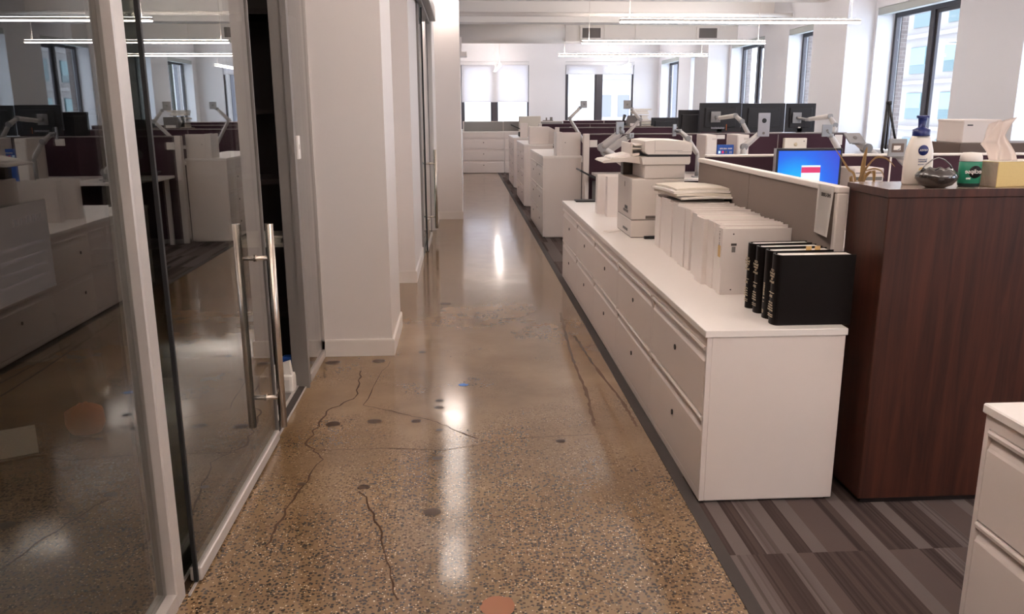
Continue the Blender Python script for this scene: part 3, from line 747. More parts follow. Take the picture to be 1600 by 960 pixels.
# ================================================================== PARTITIONS
def partition(label, x0, x1, y, top, fab, seams=(), endpost=None, th=0.06, cap=None):
    r = thing('partition', label, 'partition', (x0, y, 0), 0, 'cubicle partitions')
    Lx = x1 - x0
    cuts = [0.0] + [s - x0 for s in seams] + [Lx]
    for a, b_ in zip(cuts, cuts[1:]):
        MB().box(a + 0.004, b_ - 0.004, -th / 2 + 0.006, th / 2 - 0.006, 0.05, top - 0.014, 0.003).build('fabric_panel', fab, r)
    fr = MB().box(0, Lx, -th / 2, th / 2, top - 0.014, top, 0.004).box(0, Lx, -th / 2 + 0.004, th / 2 - 0.004, 0.0, 0.05)
    for c_ in cuts[1:-1]: fr.box(c_ - 0.005, c_ + 0.005, -th / 2 + 0.002, th / 2 - 0.002, 0.05, top - 0.02)
    fr.build('top_cap', cap or TRIMW, r)
    if endpost is not None: MB().box(endpost[0] - x0, endpost[1] - x0, -th / 2 - 0.01, th / 2 + 0.01, 0, top, 0.005).build('end_post', TRIMW, r)
    return r
# spine along the low cabinets
sp = thing('partition', 'taupe fabric partition with white cap standing behind the white binders', 'partition', (1.43, 3.03, 0), 0, None)
MB().box(-0.017, 0.017, 0.03, 0.99, 0.03, 1.15, 0.003).build('fabric_panel', TAUPE, sp)
MB().box(-0.017, 0.017, 0.995, 1.88, 0.03, 1.15, 0.003).build('fabric_panel', TAUPE, sp)
MB().box(-0.024, 0.024, 0.0, 1.885, 1.148, 1.172, 0.006, 2).build('top_cap', TRIMW, sp)
MB().box(-0.021, 0.021, 0.0, 0.028, 0.0, 1.148, 0.004).build('end_post', TRIMW, sp)
MB().box(-0.019, 0.019, 0.028, 1.885, 0, 0.03).build('foot_rail', TRIMW, sp)
partition('dark plum partition right behind the blue monitor', 1.46, 5.1, 4.95, 1.19, PLUM, (2.6, 3.8))
partition('dark plum partition below the row of black monitors, white end post beside the tall cabinet', 1.362, 4.40, 9.40, 1.19, PLUM, (2.74, 3.6), (1.362, 1.43), cap=CAPG)
partition('dark plum partition on the second tall pair of cabinets level, third from the camera', 1.42, 4.6, 12.60, 1.195, PLUM, (2.3, 3.4), (1.40, 1.46), cap=CAPG)
partition('dark plum partition level with the third tall pair of cabinets', 1.45, 4.9, 15.70, 1.20, PLUM, (2.4, 3.5), (1.43, 1.49), cap=CAPG)
partition('pale grey low partition behind the cabinets across the corridor end', 0.02, 2.40, 20.05, 1.185, GREYF, (0.98,), (0.02, 0.05))
partition('dark plum partition farthest back, in front of the right far window', 2.42, 5.2, 20.05, 1.20, PLUM, (3.4,))
# ---- desks
def desk(label, x0, x1, y0, y1, z=0.75):
    r = thing('desk', label, 'desk', (x0, y0, 0), 0, 'white desks in the cubicles')
    Lx, Ly = x1 - x0, y1 - y0
    MB().box(0, Lx, 0, Ly, z - 0.028, z, 0.004).build('desktop', CABTOP, r)
    for lx in (0.05, Lx - 0.09):
        for ly in (0.05, Ly - 0.09): MB().box(lx, lx + 0.04, ly, ly + 0.04, 0, z - 0.028).build('leg', TRIMW, r)
    return r
desk('white desk against the plum partition behind the blue monitor', 1.48, 3.6, 4.15, 4.915)
desk('white desk on the far side of the first plum partition', 2.2, 3.9, 4.985, 5.70)
desk('white desk in front of the partition below the black monitors, holding the folded arms', 1.46, 4.35, 8.42, 9.365, 0.762)
desk('white desk behind the partition that carries the black monitors', 2.3, 4.9, 9.436, 10.70)
desk('white desk against the third plum partition', 1.6, 4.4, 11.80, 12.565)
desk('white desk on the far side of the third plum partition', 2.3, 4.4, 12.64, 13.7)
desk('white desk against the fourth plum partition', 1.7, 4.6, 15.0, 15.665)

# ================================================================== WALNUT CABINET AND WHAT STANDS ON IT
wc = thing('storage_cabinet', 'tall dark walnut cabinet standing at the near end of the taupe partition', 'cabinet', (1.466, 2.762, 0))
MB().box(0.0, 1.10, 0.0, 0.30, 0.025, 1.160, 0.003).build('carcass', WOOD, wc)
MB().box(-0.004, 1.104, -0.004, 0.304, 1.160, 1.188, 0.002).build('cabinet_top', WOODTOP_SHEEN, wc)
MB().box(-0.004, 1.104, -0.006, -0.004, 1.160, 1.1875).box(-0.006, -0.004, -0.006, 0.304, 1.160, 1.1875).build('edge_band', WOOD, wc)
MB().box(0.02, 1.08, 0.02, 0.28, 0.0, 0.025).build('plinth', DWOOD, wc)
ZT = 1.188
# lotion bottle
lb = thing('lotion_bottle', 'white lotion bottle with navy pump cap on the walnut cabinet', 'bottle', (1.653, 2.935, ZT))
prof = [(0.0, 0.0), (0.044, 0.0), (0.048, 0.006), (0.049, 0.07), (0.046, 0.12), (0.036, 0.158), (0.030, 0.172), (0.029, 0.174)]
MB().lathe(prof, 32, sx=1.12, sy=0.55).build('bottle', LOTION, lb)
cap = MB().lathe([(0.029, 0.174), (0.0295, 0.176), (0.030, 0.196), (0.016, 0.203), (0.013, 0.206), (0.015, 0.235), (0.017, 0.240), (0.0, 0.241)], 24).box(-0.020, 0.020, -0.009, 0.009, 0.236, 0.246, 0.003, 2).build('pump_cap', NAVY, lb)
MB().lathe([(0.0, 0), (0.0185, 0), (0.0185, 0.0012), (0.0, 0.0012)], 28).build('round_label', NAVY, lb, (0.0, -0.0265, 0.124), (PI / 2, 0, 0))
text('brand_lettering', 'NIVEA', 0.0105, CAPW, lb, (0.0, -0.0285, 0.124), (1, 0, 0), (0, 0, 1))
text('lettering', 'Extended\nMoisture', 0.0085, NAVY, lb, (0.0, -0.0285, 0.088), (1, 0, 0), (0, 0, 1))
scribble('lettering', NAVY, lb, (0.0, -0.0285, 0.073), (1, 0, 0), (0, 0, 1), 0.03, 0.0035, 3)
scribble('lettering', NAVY, lb, (0.0, -0.0285, 0.015), (1, 0, 0), (0, 0, 1), 0.03, 0.004, 8)
MB().lathe([(0.0, 0), (0.010, 0), (0.010, 0.001), (0.0, 0.001)], 20).build('gold_badge', TAN, lb, (0.0, -0.0272, 0.054), (PI / 2, 0, 0))
MB().box(-0.022, 0.022, -0.0285, -0.0275, 0.024, 0.028).build('label_stripe', INK, lb)
# dark glass basket bowl with wire handle
bw = thing('glass_bowl', 'dark glass basket bowl with thin metal handle on the walnut cabinet', 'bowl', (1.658, 2.815, ZT))
def wv(u, r, z): return 0.003 * math.sin(9 * u * 2 * PI) if z > 0.055 else 0
MB().lathe([(0.0, 0.0), (0.030, 0.0), (0.052, 0.010), (0.068, 0.030), (0.070, 0.042), (0.062, 0.054), (0.050, 0.062), (0.047, 0.066), (0.044, 0.060), (0.055, 0.050), (0.062, 0.038), (0.045, 0.012), (0.0, 0.006)], 44, wob=wv).build('bowl', DGLASS, bw)
MB().tube([(-0.060 + 0.0, 0, 0.055), (-0.045, 0, 0.078), (-0.022, 0, 0.096), (0.0, 0, 0.103), (0.022, 0, 0.096), (0.045, 0, 0.078), (0.060, 0, 0.055)], 0.0022, 10).build('handle', METAL, bw)
# gum bottle
gb = thing('gum_bottle', 'green-labelled gum bottle with white cap between dark bowl and tissue box', 'bottle', (1.795, 2.845, ZT), math.radians(-4))
MB().lathe([(0.0, 0.0), (0.034, 0.0), (0.038, 0.006), (0.037, 0.088)], 32, sy=0.72, c=(0, 0, 0)).build('bottle', GREEND, gb)
MB().lathe([(0.0375, 0.012), (0.0388, 0.013), (0.0385, 0.086), (0.0372, 0.087)], 32, sy=0.74).build('label_sleeve', GREEN, gb)
MB().lathe([(0.037, 0.088), (0.039, 0.090), (0.037, 0.106), (0.030, 0.118), (0.0, 0.120)], 32, sy=0.76).build('cap', CAPW, gb)
MB().lathe([(0.0, 0), (0.020, 0), (0.022, 0.0008), (0.0, 0.001)], 28).build('label_disc', BLACK, gb, (0.004, -0.0288, 0.052), (PI / 2, 0, 0))
text('brand_lettering', 'eclipse', 0.0215, CAPW, gb, (-0.004, -0.0318, 0.054), (1, 0, 0), (0, 0, 1))
scribble('lettering', CAPW, gb, (-0.018, -0.0292, 0.030), (1, 0, 0), (0, 0, 1), 0.016, 0.007, 4)
# tissue box
tb = thing('tissue_box', 'yellow tissue box with marbled end on the right of the walnut cabinet', 'tissue box', (1.862, 2.79, ZT), math.radians(14))
MB().box(0.0, 0.235, 0.0, 0.115, 0.0, 0.088, 0.002).build('carton', TISBOX, tb)
MB().box(-0.001, 0.0, 0.0015, 0.1135, 0.0015, 0.0865).build('end_print', TISEND, tb)
MB().box(0.001, 0.234, 0.001, 0.114, 0.088, 0.0886).build('top_print', PAPERC, tb)
TROWS = [(0.0, 0.035, 0.120, 0.0), (0.18, 0.02, 0.112, 0.030), (0.38, 0.005, 0.098, 0.052), (0.50, -0.012, 0.082, 0.070), (0.60, 0.004, 0.066, 0.086), (0.80, 0.012, 0.078, 0.120), (1.0, 0.018, 0.090, 0.148)]
def tis(u, v):
    for a, b_ in zip(TROWS, TROWS[1:]):
        if v <= b_[0] + 1e-6:
            f = (v - a[0]) / (b_[0] - a[0]); x0 = a[1] + (b_[1] - a[1]) * f; x1 = a[2] + (b_[2] - a[2]) * f; z = a[3] + (b_[3] - a[3]) * f; break
    x = x0 + (x1 - x0) * u
    wv_ = 0.012 * math.sin(7 * u + 3 * v) * (0.3 + v) + 0.006 * math.sin(17 * u - 4 * v) + 0.018 * math.cos(PI * u)
    return Vector((x, 0.055 + wv_, 0.086 + z - 0.018 * v * (1 - u) ** 2 + 0.006 * v * math.sin(8 * u)))
o = MB().grid(tis, 26, 18, 0.0004).build('tissue', TISSUE, tb)
# dried plant
pl = thing('dried_plant', 'withered tan plant in a small pot behind the left end of the walnut cabinet', 'plant', (1.56, 3.20, 0.75))
MB().lathe([(0.0, 0.0), (0.045, 0.0), (0.062, 0.11), (0.066, 0.115), (0.058, 0.11), (0.0, 0.10)], 22).build('pot', BROWNC, pl)
random.seed(3)
def leaf(pts, wd, name='leaf'):
    mb = MB(); P = [Vector(p) for p in pts]; n = len(P)
    def fn(u, v):
        t = u * (n - 1); i = min(int(t), n - 2); f = t - i
        p0 = P[max(i - 1, 0)]; p1 = P[i]; p2 = P[i + 1]; p3 = P[min(i + 2, n - 1)]
        c = 0.5 * ((2 * p1) + (p2 - p0) * f + (2 * p0 - 5 * p1 + 4 * p2 - p3) * f * f + (3 * p1 - p0 - 3 * p2 + p3) * f ** 3)
        d_ = (p2 - p1).normalized(); s_ = d_.cross(Vector((0, 1, 0.15))).normalized()
        ww = 0.7 * wd * (math.sin(PI * min(1, u * 0.92 + 0.08)) ** 0.7) * (v - 0.5)
        return c + s_ * ww + Vector((0, 0.25 * abs(ww), 0))
    return mb.grid(fn, 18, 3, 0.0008).build(name, LEAFD, pl)
leaf([(0, 0, 0.10), (-0.015, -0.02, 0.42), (-0.05, -0.02, 0.48), (-0.115, -0.03, 0.56)], 0.014)
leaf([(0, 0, 0.10), (0.01, -0.02, 0.40), (0.012, -0.02, 0.50), (0.02, -0.02, 0.565)], 0.030)
leaf([(0, 0, 0.10), (0.0, -0.02, 0.40), (0.04, -0.03, 0.51), (0.09, -0.03, 0.52), (0.135, -0.03, 0.485)], 0.013)
leaf([(0, 0, 0.10), (0.005, 0.0, 0.42), (0.04, -0.02, 0.475), (0.08, -0.03, 0.47), (0.095, -0.03, 0.44)], 0.010)
leaf([(0, 0, 0.10), (0.02, 0.0, 0.40), (0.05, -0.02, 0.47), (0.06, -0.02, 0.44), (0.055, -0.02, 0.40)], 0.022)
leaf([(0, 0, 0.10), (-0.02, 0.0, 0.38), (-0.035, -0.02, 0.45), (-0.02, -0.02, 0.41)], 0.016)
MB().tube([(0, 0, 0.10), (-0.01, 0.0, 0.3), (-0.008, -0.01, 0.43)], 0.006, 8).tube([(0, 0, 0.1), (0.012, 0, 0.3), (0.015, -0.01, 0.45)], 0.004, 8).build('stem', LEAFD, pl)
tag(cbox('side_table', BROWNC, 1.475, 1.72, 3.10, 3.32, 0.0, 0.75), 'narrow brown stand behind the walnut cabinet that the dried plant stands on', 'stand')

# ================================================================== BINDERS, BOOKS, PAPERS, PRINTER
ZW = 0.682
ORD = ['first', 'second', 'third', 'fourth', 'fifth', 'sixth', 'seventh', 'eighth', 'ninth', 'tenth', 'eleventh', 'twelfth', 'thirteenth', 'fourteenth', 'fifteenth', 'sixteenth', 'seventeenth', 'eighteenth']
random.seed(11)
y = 3.385; k = 0
ths = [0.062, 0.07, 0.085, 0.115, 0.075, 0.08, 0.06, 0.09, 0.11, 0.08, 0.10, 0.08, 0.12, 0.10, 0.08, 0.06]
xs = [1.093, 1.10, 1.095, 1.075, 1.095, 1.10, 1.115, 1.105, 1.10, 1.11, 1.115, 1.11, 1.12, 1.125, 1.12, 1.125]
hs = [0.286, 0.293, 0.296, 0.300, 0.292, 0.297, 0.290, 0.30, 0.296, 0.29, 0.298, 0.292, 0.30, 0.296, 0.29, 0.298]
for th, x, h_ in zip(ths, xs, hs):
    lab = 'white ring binder, %s from the near end of the row on the worktop' % ORD[k]
    if k == 0: lab = 'white ring binder nearest the black books, with picture label on spine'
    if k == 3: lab = 'thickest white ring binder, standing out from the front of the row, fourth from near'
    r = thing('ring_binder', lab, 'binder', (x, y, ZW), random.uniform(-0.015, 0.015), 'white ring binders on the worktop')
    t2 = th - 0.004
    dp = 0.295
    MB().box(0.0, dp, 0.0, 0.0035, 0, h_, 0.001).box(0.0, dp, t2 - 0.0035, t2, 0, h_, 0.001).build('cover', BINDER, r)
    MB().box(-0.003, 0.001, 0.0, t2, 0, h_, 0.0015).build('spine', BINDER, r)
    n = 5
    pg = MB().box(0.012, dp - 0.02, 0.006, t2 - 0.006, 0.006, h_ - 0.012)
    for q in range(n):
        yy = 0.008 + (t2 - 0.018) * q / n; pg.box(0.02, dp - random.uniform(0.0, 0.03), yy, yy + 0.004, 0.004, h_ - random.uniform(0.0, 0.012))
    pg.build('pages', PAPER, r)
    if k == 0:
        for zz in (0.262, 0.022): MB().tube([(0.045, 0.0005, zz), (0.045, -0.0012, zz)], 0.0032, 10).build('rivet', INK, r)
        MB().box(0.036, 0.060, -0.0008, 0.0, 0.212, 0.222).build('printed_mark', INK, r)
        MB().box(0.040, 0.056, -0.0008, 0.0, 0.184, 0.208).build('printed_mark', GRILLE, r)
        scribble('lettering', INK, r, (-0.0034, 0.036, 0.235), (0, 0, -1), (0, -1, 0), 0.07, 0.009, 5)
        MB().box(-0.0042, -0.003, 0.016, 0.048, 0.16, 0.21).build('spine_picture', TAN, r)
        MB().box(-0.0042, -0.003, 0.018, 0.046, 0.112, 0.158).build('spine_picture', PAPER, r)
    y += th; k += 1
YB = y
ps = thing('paper_stack', 'loose stack of folded white paper lying on the far binders', 'paper stack', (1.13, 4.36, ZW + 0.306), 0.06)
def sheet(x0, x1, y0, y1, z, sag, ph):
    def fn(u, v): return Vector((x0 + (x1 - x0) * u, y0 + (y1 - y0) * v, z + sag * math.sin(PI * u + ph) * 0.6 + 0.004 * math.sin(4 * v + ph)))
    return fn
for i, (a, b_, z, ph, th) in enumerate(((0.0, 0.33, 0.006, 0.2, 0.010), (-0.02, 0.30, 0.019, 0.6, 0.012), (-0.03, 0.31, 0.034, 0.2, 0.012), (-0.01, 0.28, 0.049, 0.1, 0.010))):
    MB().slab(sheet(a, b_, -0.12 + 0.02 * i, 0.30 + 0.01 * i, z, 0.010, ph), 14, 6, th).build('folded_sheet', PAPER if i % 2 == 0 else PAPERC, ps)

# black law books
def law_book(label, x, y, th, h_, dp, rz, style, tilt=0):
    r = thing('law_book', label, 'book', (x, y, ZW), rz, 'black law volumes on the worktop')
    # spine profile: rounded on -x
    n = 10
    prof = []
    for i in range(n + 1):
        a = -PI / 2 + PI * i / n
        prof.append((0.018 - 0.018 * math.cos(a), th / 2 + th / 2 * math.sin(a)))
    outer = prof + [(dp, th), (dp, th - 0.003), (0.022, th - 0.003)] + [(0.022 - 0.014 * math.cos(-PI / 2 + PI * (n - i) / n), th / 2 + (th / 2 - 0.003) * math.sin(-PI / 2 + PI * (n - i) / n)) for i in range(n + 1)] + [(dp, 0.003), (dp, 0.0)]
    MB().prism(outer, 'z', 0, h_).build('cover', BOOKB, r)
    MB().box(0.024, dp - 0.010, 0.004, th - 0.004, 0.006, h_ - 0.003).build('pages', PAPER, r)
    if style != 'flap':
        for t_, z, s_ in (('CCH\nStandard\nFederal\nTax\nReports', h_ - 0.082, 0.0125), ('2016', h_ * 0.40, 0.013)):
            text('lettering', t_, s_, GOLD, r, (-0.0012, th / 2, z), (0, -1, 0), (0, 0, 1))
        for q in range(4): scribble('lettering', GOLD, r, (-0.0006, th / 2, h_ * 0.31 - q * 0.0095), (0, -1, 0), (0, 0, 1), th * (0.5 + 0.06 * q), 0.006, 10 + q)
        for z in (h_ - 0.145, 0.035, 0.028): MB().box(-0.0012, 0.003, th * 0.22, th * 0.78, z, z + 0.0022).build('spine_rule', GOLD, r)
    else:
        scribble('lettering', GOLD, r, (-0.0006, th / 2, 0.10), (0, 0, -1), (0, -1, 0), 0.075, 0.014, 6); scribble('lettering', GOLD, r, (-0.0006, th / 2, 0.028), (0, 0, -1), (0, -1, 0), 0.012, 0.014, 7)
    return r
law_book('black law book nearest the camera, its plain cover facing the front', 1.128, 2.862, 0.068, 0.262, 0.292, 0.0, 'cch')
lb2 = law_book('black law book second from the front, with lengthwise spine lettering', 1.135, 2.955, 0.058, 0.262, 0.25, 0.06, 'flap')
law_book('black law book third from the front, narrow with ruled spine', 1.130, 3.045, 0.052, 0.262, 0.25, 0.06, 'cch')
law_book('black law book touching the white binders side, fourth from the front', 1.125, 3.128, 0.048, 0.262, 0.25, 0.06, 'cch')
for i in range(2): MB().box(0.15 + i * 0.035, 0.172 + i * 0.035, 0.02, 0.021, 0.255, 0.274).build('page_tab', TAN, lb2)

# printer
pr = thing('printer', 'white multifunction office printer on the worktop behind the binders', 'printer', (1.03, 5.0, ZW))
MB().box(0.0, 0.325, 0.0, 0.46, 0.004, 0.108, 0.004).build('paper_drawer', PRINT, pr)
MB().box(0.0, 0.325, 0.0, 0.46, 0.112, 0.362, 0.008, 2).build('body', PRINT, pr)
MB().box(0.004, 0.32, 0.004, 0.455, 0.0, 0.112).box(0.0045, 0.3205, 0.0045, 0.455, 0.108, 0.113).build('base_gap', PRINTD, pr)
MB().box(0.075, 0.325, 0.0, 0.44, 0.3625, 0.448, 0.004).build('output_column', PRINT, pr)
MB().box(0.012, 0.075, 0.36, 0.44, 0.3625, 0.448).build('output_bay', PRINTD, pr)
bed = [(0.06, 0.448), (0.345, 0.448), (0.352, 0.462), (0.352, 0.494), (0.08, 0.494), (0.05, 0.494)]
MB().prism(bed, 'y', -0.01, 0.42).build('scanner_bed', PRINT, pr)
MB().box(0.09, 0.345, 0.0, 0.41, 0.494, 0.511).build('lid_gap', BLACK, pr)
MB().prism([(0.06, 0.450), (0.08, 0.494), (-0.02, 0.488), (-0.16, 0.472), (-0.175, 0.462), (-0.165, 0.455), (-0.04, 0.462)], 'y', 0.06, 0.36).build('output_wing', PRINT, pr)
lid = [(0.07, 0.524), (0.09, 0.510), (0.355, 0.508), (0.358, 0.522), (0.358, 0.578), (0.32, 0.588), (0.13, 0.594), (0.07, 0.588)]
MB().prism(lid, 'y', -0.012, 0.42).build('document_feeder', PRINT, pr)
MB().box(0.13, 0.131, -0.0135, -0.0125, 0.515, 0.59).box(0.27, 0.358, -0.0135, -0.0125, 0.522, 0.5235).box(0.13, 0.30, -0.0135, -0.0125, 0.530, 0.5315).build('seam', PRINTD, pr)
MB().box(0.01, 0.075, 0.08, 0.38, 0.535, 0.546, 0.003).box(0.025, 0.08, 0.08, 0.38, 0.556, 0.566, 0.003).box(0.0, 0.015, 0.08, 0.38, 0.495, 0.575, 0.004).build('paper_guide', PRINT, pr)
MB().prism([(-0.12, 0.480), (0.02, 0.490), (0.06, 0.500), (0.06, 0.514), (-0.02, 0.508), (-0.11, 0.490)], 'y', 0.09, 0.33).build('output_tray', CAPW, pr)
MB().box(-0.002, 0.0, 0.12, 0.20, 0.165, 0.185).build('badge', BLACK, pr)
MB().box(-0.003, 0.0, 0.10, 0.24, 0.145, 0.160).box(-0.003, 0, 0.10, 0.24, 0.03, 0.045).build('drawer_grip', GRILLE, pr)
MB().box(-0.002, 0.0, 0.22, 0.225, 0.30, 0.33).build('slot', PRINTD, pr)
MB().box(0.09, 0.16, -0.002, 0.0, 0.118, 0.136).build('tray_window', PRINTD, pr)
tag(MB().box(-0.05, 0.05, -0.012, 0.012, 0, 0.018, 0.004, 2).box(-0.02, 0.05, -0.022, -0.012, 0.006, 0.014, 0.002).build('stapler', BLACK, None, (1.155, 4.955, ZW), (0, 0, 0.1)), 'small black stapler lying in front of the printer base', 'stapler')
tag(MB().box(-0.05, 0.05, -0.03, 0.03, 0, 0.003).box(-0.045, 0.05, -0.03, 0.025, 0.003, 0.006).build('notepad', PAPER, None, (0.965, 5.28, ZW), (0, 0, 0.5)), 'small white notepad on the worktop to the left of the printer', 'notepad')
# binders beyond the printer
for i, (bx_, by, th, lab) in enumerate(((1.02, 6.22, 0.085, 'wide white binder standing behind the printer, nearer to the far cabinet end'), (1.06, 6.02, 0.075, 'white binder squeezed between the printer and the wide far binder'))):
    r = thing('ring_binder', lab, 'binder', (bx_, by, ZW), 0, 'white binders behind the printer')
    MB().box(0.0, 0.27, 0.0, 0.003, 0, 0.295, 0.001).box(0, 0.27, th - 0.003, th, 0, 0.295, 0.001).build('cover', BINDER, r)
    MB().box(-0.003, 0.0, 0, th, 0, 0.295, 0.0015).build('spine', BINDER, r)
    MB().box(0.01, 0.25, 0.005, th - 0.005, 0.004, 0.28).build('pages', PAPERC, r)
tag(MB().box(-0.085, 0.085, -0.06, 0.06, 0, 0.014, 0.004).build('tablet_tray', BLACK, None, (1.05, 7.08, ZW)), 'flat black tray on the far end of the long worktop', 'tray')
ta = thing('tilted_stand', 'black tilted reading stand on grey posts beyond the far end of the long worktop', 'stand', (1.20, 7.75, 0))
MB().box(-0.19, 0.05, -0.15, 0.15, -0.008, 0.008, 0.003, 1, Matrix.Translation((0.05, 0, 0.82)) @ Matrix.Rotation(math.radians(28), 4, 'Y')).build('tilted_top', BLACK, ta)
MB().box(-0.05, -0.02, -0.02, 0.02, 0.02, 0.80).build('post', TRIMW, ta)
MB().box(0.02, 0.05, -0.02, 0.02, 0.02, 0.80).build('post', GRILLE, ta)
MB().box(-0.12, 0.12, -0.15, 0.15, 0.0, 0.02, 0.004).build('base', BLACK, ta)
# white binders on first tall cabinet, stuff on the second
for i, (x0, lab) in enumerate(((1.075, 'white binder with flat spine on the first tall cabinet, left one'), )):
    r = thing('ring_binder', lab, 'binder', (1.07, 9.475, 0.94))
    MB().box(0.0, 0.003, 0, 0.29, 0, 0.265).box(0.062, 0.065, 0, 0.29, 0, 0.265).build('cover', BINDER, r)
    MB().box(0.0, 0.065, -0.003, 0.0, 0, 0.265, 0.001).build('spine', BINDER, r)
    MB().box(0.006, 0.059, 0.01, 0.27, 0.004, 0.255).build('pages', PAPER, r)
r = thing('ring_binder', 'white binder with its front cover turned to the camera on the first tall cabinet', 'binder', (1.14, 9.475, 0.94))
MB().box(0.0, 0.205, 0, 0.003, 0, 0.262).box(0.0, 0.205, 0.05, 0.053, 0, 0.262).build('cover', BINDER, r)
MB().box(-0.003, 0.0, 0, 0.053, 0, 0.262, 0.001).build('spine', BINDER, r)
MB().box(0.004, 0.195, 0.006, 0.047, 0.004, 0.25).build('pages', PAPER, r)
MB().tube([(0.03, 0, 0.15), (0.03, -0.002, 0.15)], 0.006, 10).build('rivet', GRILLE, r)
tag(MB().box(0, 0.30, 0, 0.22, 0, 0.26, 0.006).prism([(0.30, 0), (0.40, 0), (0.40, 0.21), (0.30, 0.26)], 'y', 0, 0.22).build('magazine_file', CAB, None, (1.02, 12.72, 0.94)), 'white sloping magazine file on the second tall pair of cabinets', 'magazine file')
tag(MB().box(0, 0.14, 0, 0.03, 0, 0.27, 0.004).build('privacy_screen', CAB, None, (1.09, 15.75, 0.94)), 'narrow white screen standing on the third tall pair of cabinets', 'screen')
ta2 = thing('tilted_stand', 'black tilted tray standing on the far tall cabinets beside the beige bottle', 'stand', (1.12, 16.4, 0.94))
MB().box(-0.19, 0.13, -0.12, 0.12, -0.01, 0.01, 0.003, 1, Matrix.Translation((0, 0, 0.15)) @ Matrix.Rotation(math.radians(24), 4, 'Y')).build('tilted_top', BLACK, ta2)
MB().box(-0.02, 0.13, -0.08, 0.08, 0.0, 0.09, 0.01).build('foot', BLACK, ta2)
bt = MB().lathe([(0, 0), (0.035, 0), (0.037, 0.01), (0.036, 0.16), (0.02, 0.19), (0.02, 0.215), (0, 0.217)], 18).build('bottle', PAPERC, None, (1.29, 16.2, 0.94))
tag(bt, 'beige bottle next to the black tilted tray on far tall cabinets', 'bottle')

# paper label hanging on the spine partition
lp = thing('paper_label', 'white paper tag hanging on the near end of the taupe partition', 'label', (1.410, 3.045, 0.978))
MB().grid(lambda u, v: Vector((-0.006 - 0.016 * (1 - v) * (1 - u), 0.008 + 0.145 * u + 0.012 * (1 - v) * (u - 0.5), 0.19 * v + 0.0)), 6, 6, 0.0006).build('sheet', PAPER, lp)
text('lettering', '040-U080', 0.021, INK, lp, (-0.0095, 0.068, 0.155), (0, -1, 0), (0, 0, 1))

# ================================================================== MONITORS, ARMS, PCs
def monitor(label, x0, x1, y, ztop, h_, zd, group='black monitors above the plum partition', rz=0):
    r = thing('monitor', label, 'monitor', ((x0 + x1) / 2, y, zd), rz, group)
    hw = (x1 - x0) / 2; zt = ztop - zd
    MB().box(-hw, hw, 0.0, 0.022, zt - h_, zt, 0.004).box(-hw * 0.75, hw * 0.75, -0.022, 0.0, zt - h_ * 0.85, zt - h_ * 0.15, 0.012, 2).build('shell', MONB, r)
    MB().box(-hw + 0.008, hw - 0.008, 0.022, 0.024, zt - h_ + 0.012, zt - 0.008).build('screen', BLACK, r)
    MB().box(-hw, hw, 0.001, 0.021, zt, zt + 0.003).build('edge_trim', SILVER, r)
    MB().box(-0.03, 0.03, 0.0, 0.015, 0.012, zt - h_ * 0.5).build('neck', MONB, r)
    MB().box(-0.11, 0.11, -0.08, 0.10, 0, 0.012, 0.004).build('foot', MONB, r)
    return r
m1 = monitor('black monitor seen from behind, left of three in a row above the partition', 2.947, 3.475, 10.33, 1.527, 0.35, 0.75)
m2 = monitor('black monitor seen from behind, middle of the three, behind the silver plate', 3.487, 4.033, 10.33, 1.521, 0.35, 0.75)
m3 = monitor('black monitor seen from behind, right of three, narrower and by the window', 4.043, 4.425, 10.33, 1.519, 0.35, 0.75)
scribble('lettering', SILVER, m1, (-0.03, -0.0225, 0.475), (1, 0, 0), (0, 0, 1), 0.17, 0.028, 9)
MB().box(0.075, 0.083, -0.024, -0.0215, 0.445, 0.52).build('orange_tag', ORANGE, m1)
MB().box(-0.03, 0.0, -0.024, -0.0215, 0.47, 0.485).build('white_sticker', PAPER, m3)
monitor('dark monitor just left of the three black ones, partly hidden', 2.76, 3.06, 10.62, 1.443, 0.34, 0.75)
monitor('black monitor farther back, standing on the third partition desk', 3.02, 3.46, 13.3, 1.322, 0.30, 0.75, 'far black monitors')
# blue-lit monitor
r = thing('monitor', 'black monitor showing a bright blue login screen above the taupe partition', 'monitor', (2.005, 4.72, 0.75))
MB().box(-0.197, 0.197, 0.0, 0.035, 0.165, 0.485, 0.004).build('shell', MONB, r)
MB().box(-0.182, 0.182, -0.0015, 0.0, 0.178, 0.471).build('screen', SCREEN, r)
MB().box(-0.042, 0.070, -0.0028, -0.0015, 0.283, 0.388).build('dialog', DLG, r)
MB().box(-0.042, 0.070, -0.0036, -0.0028, 0.345, 0.378).build('dialog_banner', RED, r)
MB().box(-0.199, -0.1965, -0.001, 0.034, 0.165, 0.485).build('edge_trim', SILVER, r)
MB().box(-0.025, 0.025, 0.0, 0.02, 0.012, 0.20).build('neck', MONB, r)
MB().box(-0.10, 0.10, -0.06, 0.09, 0, 0.012, 0.004).build('foot', MONB, r)

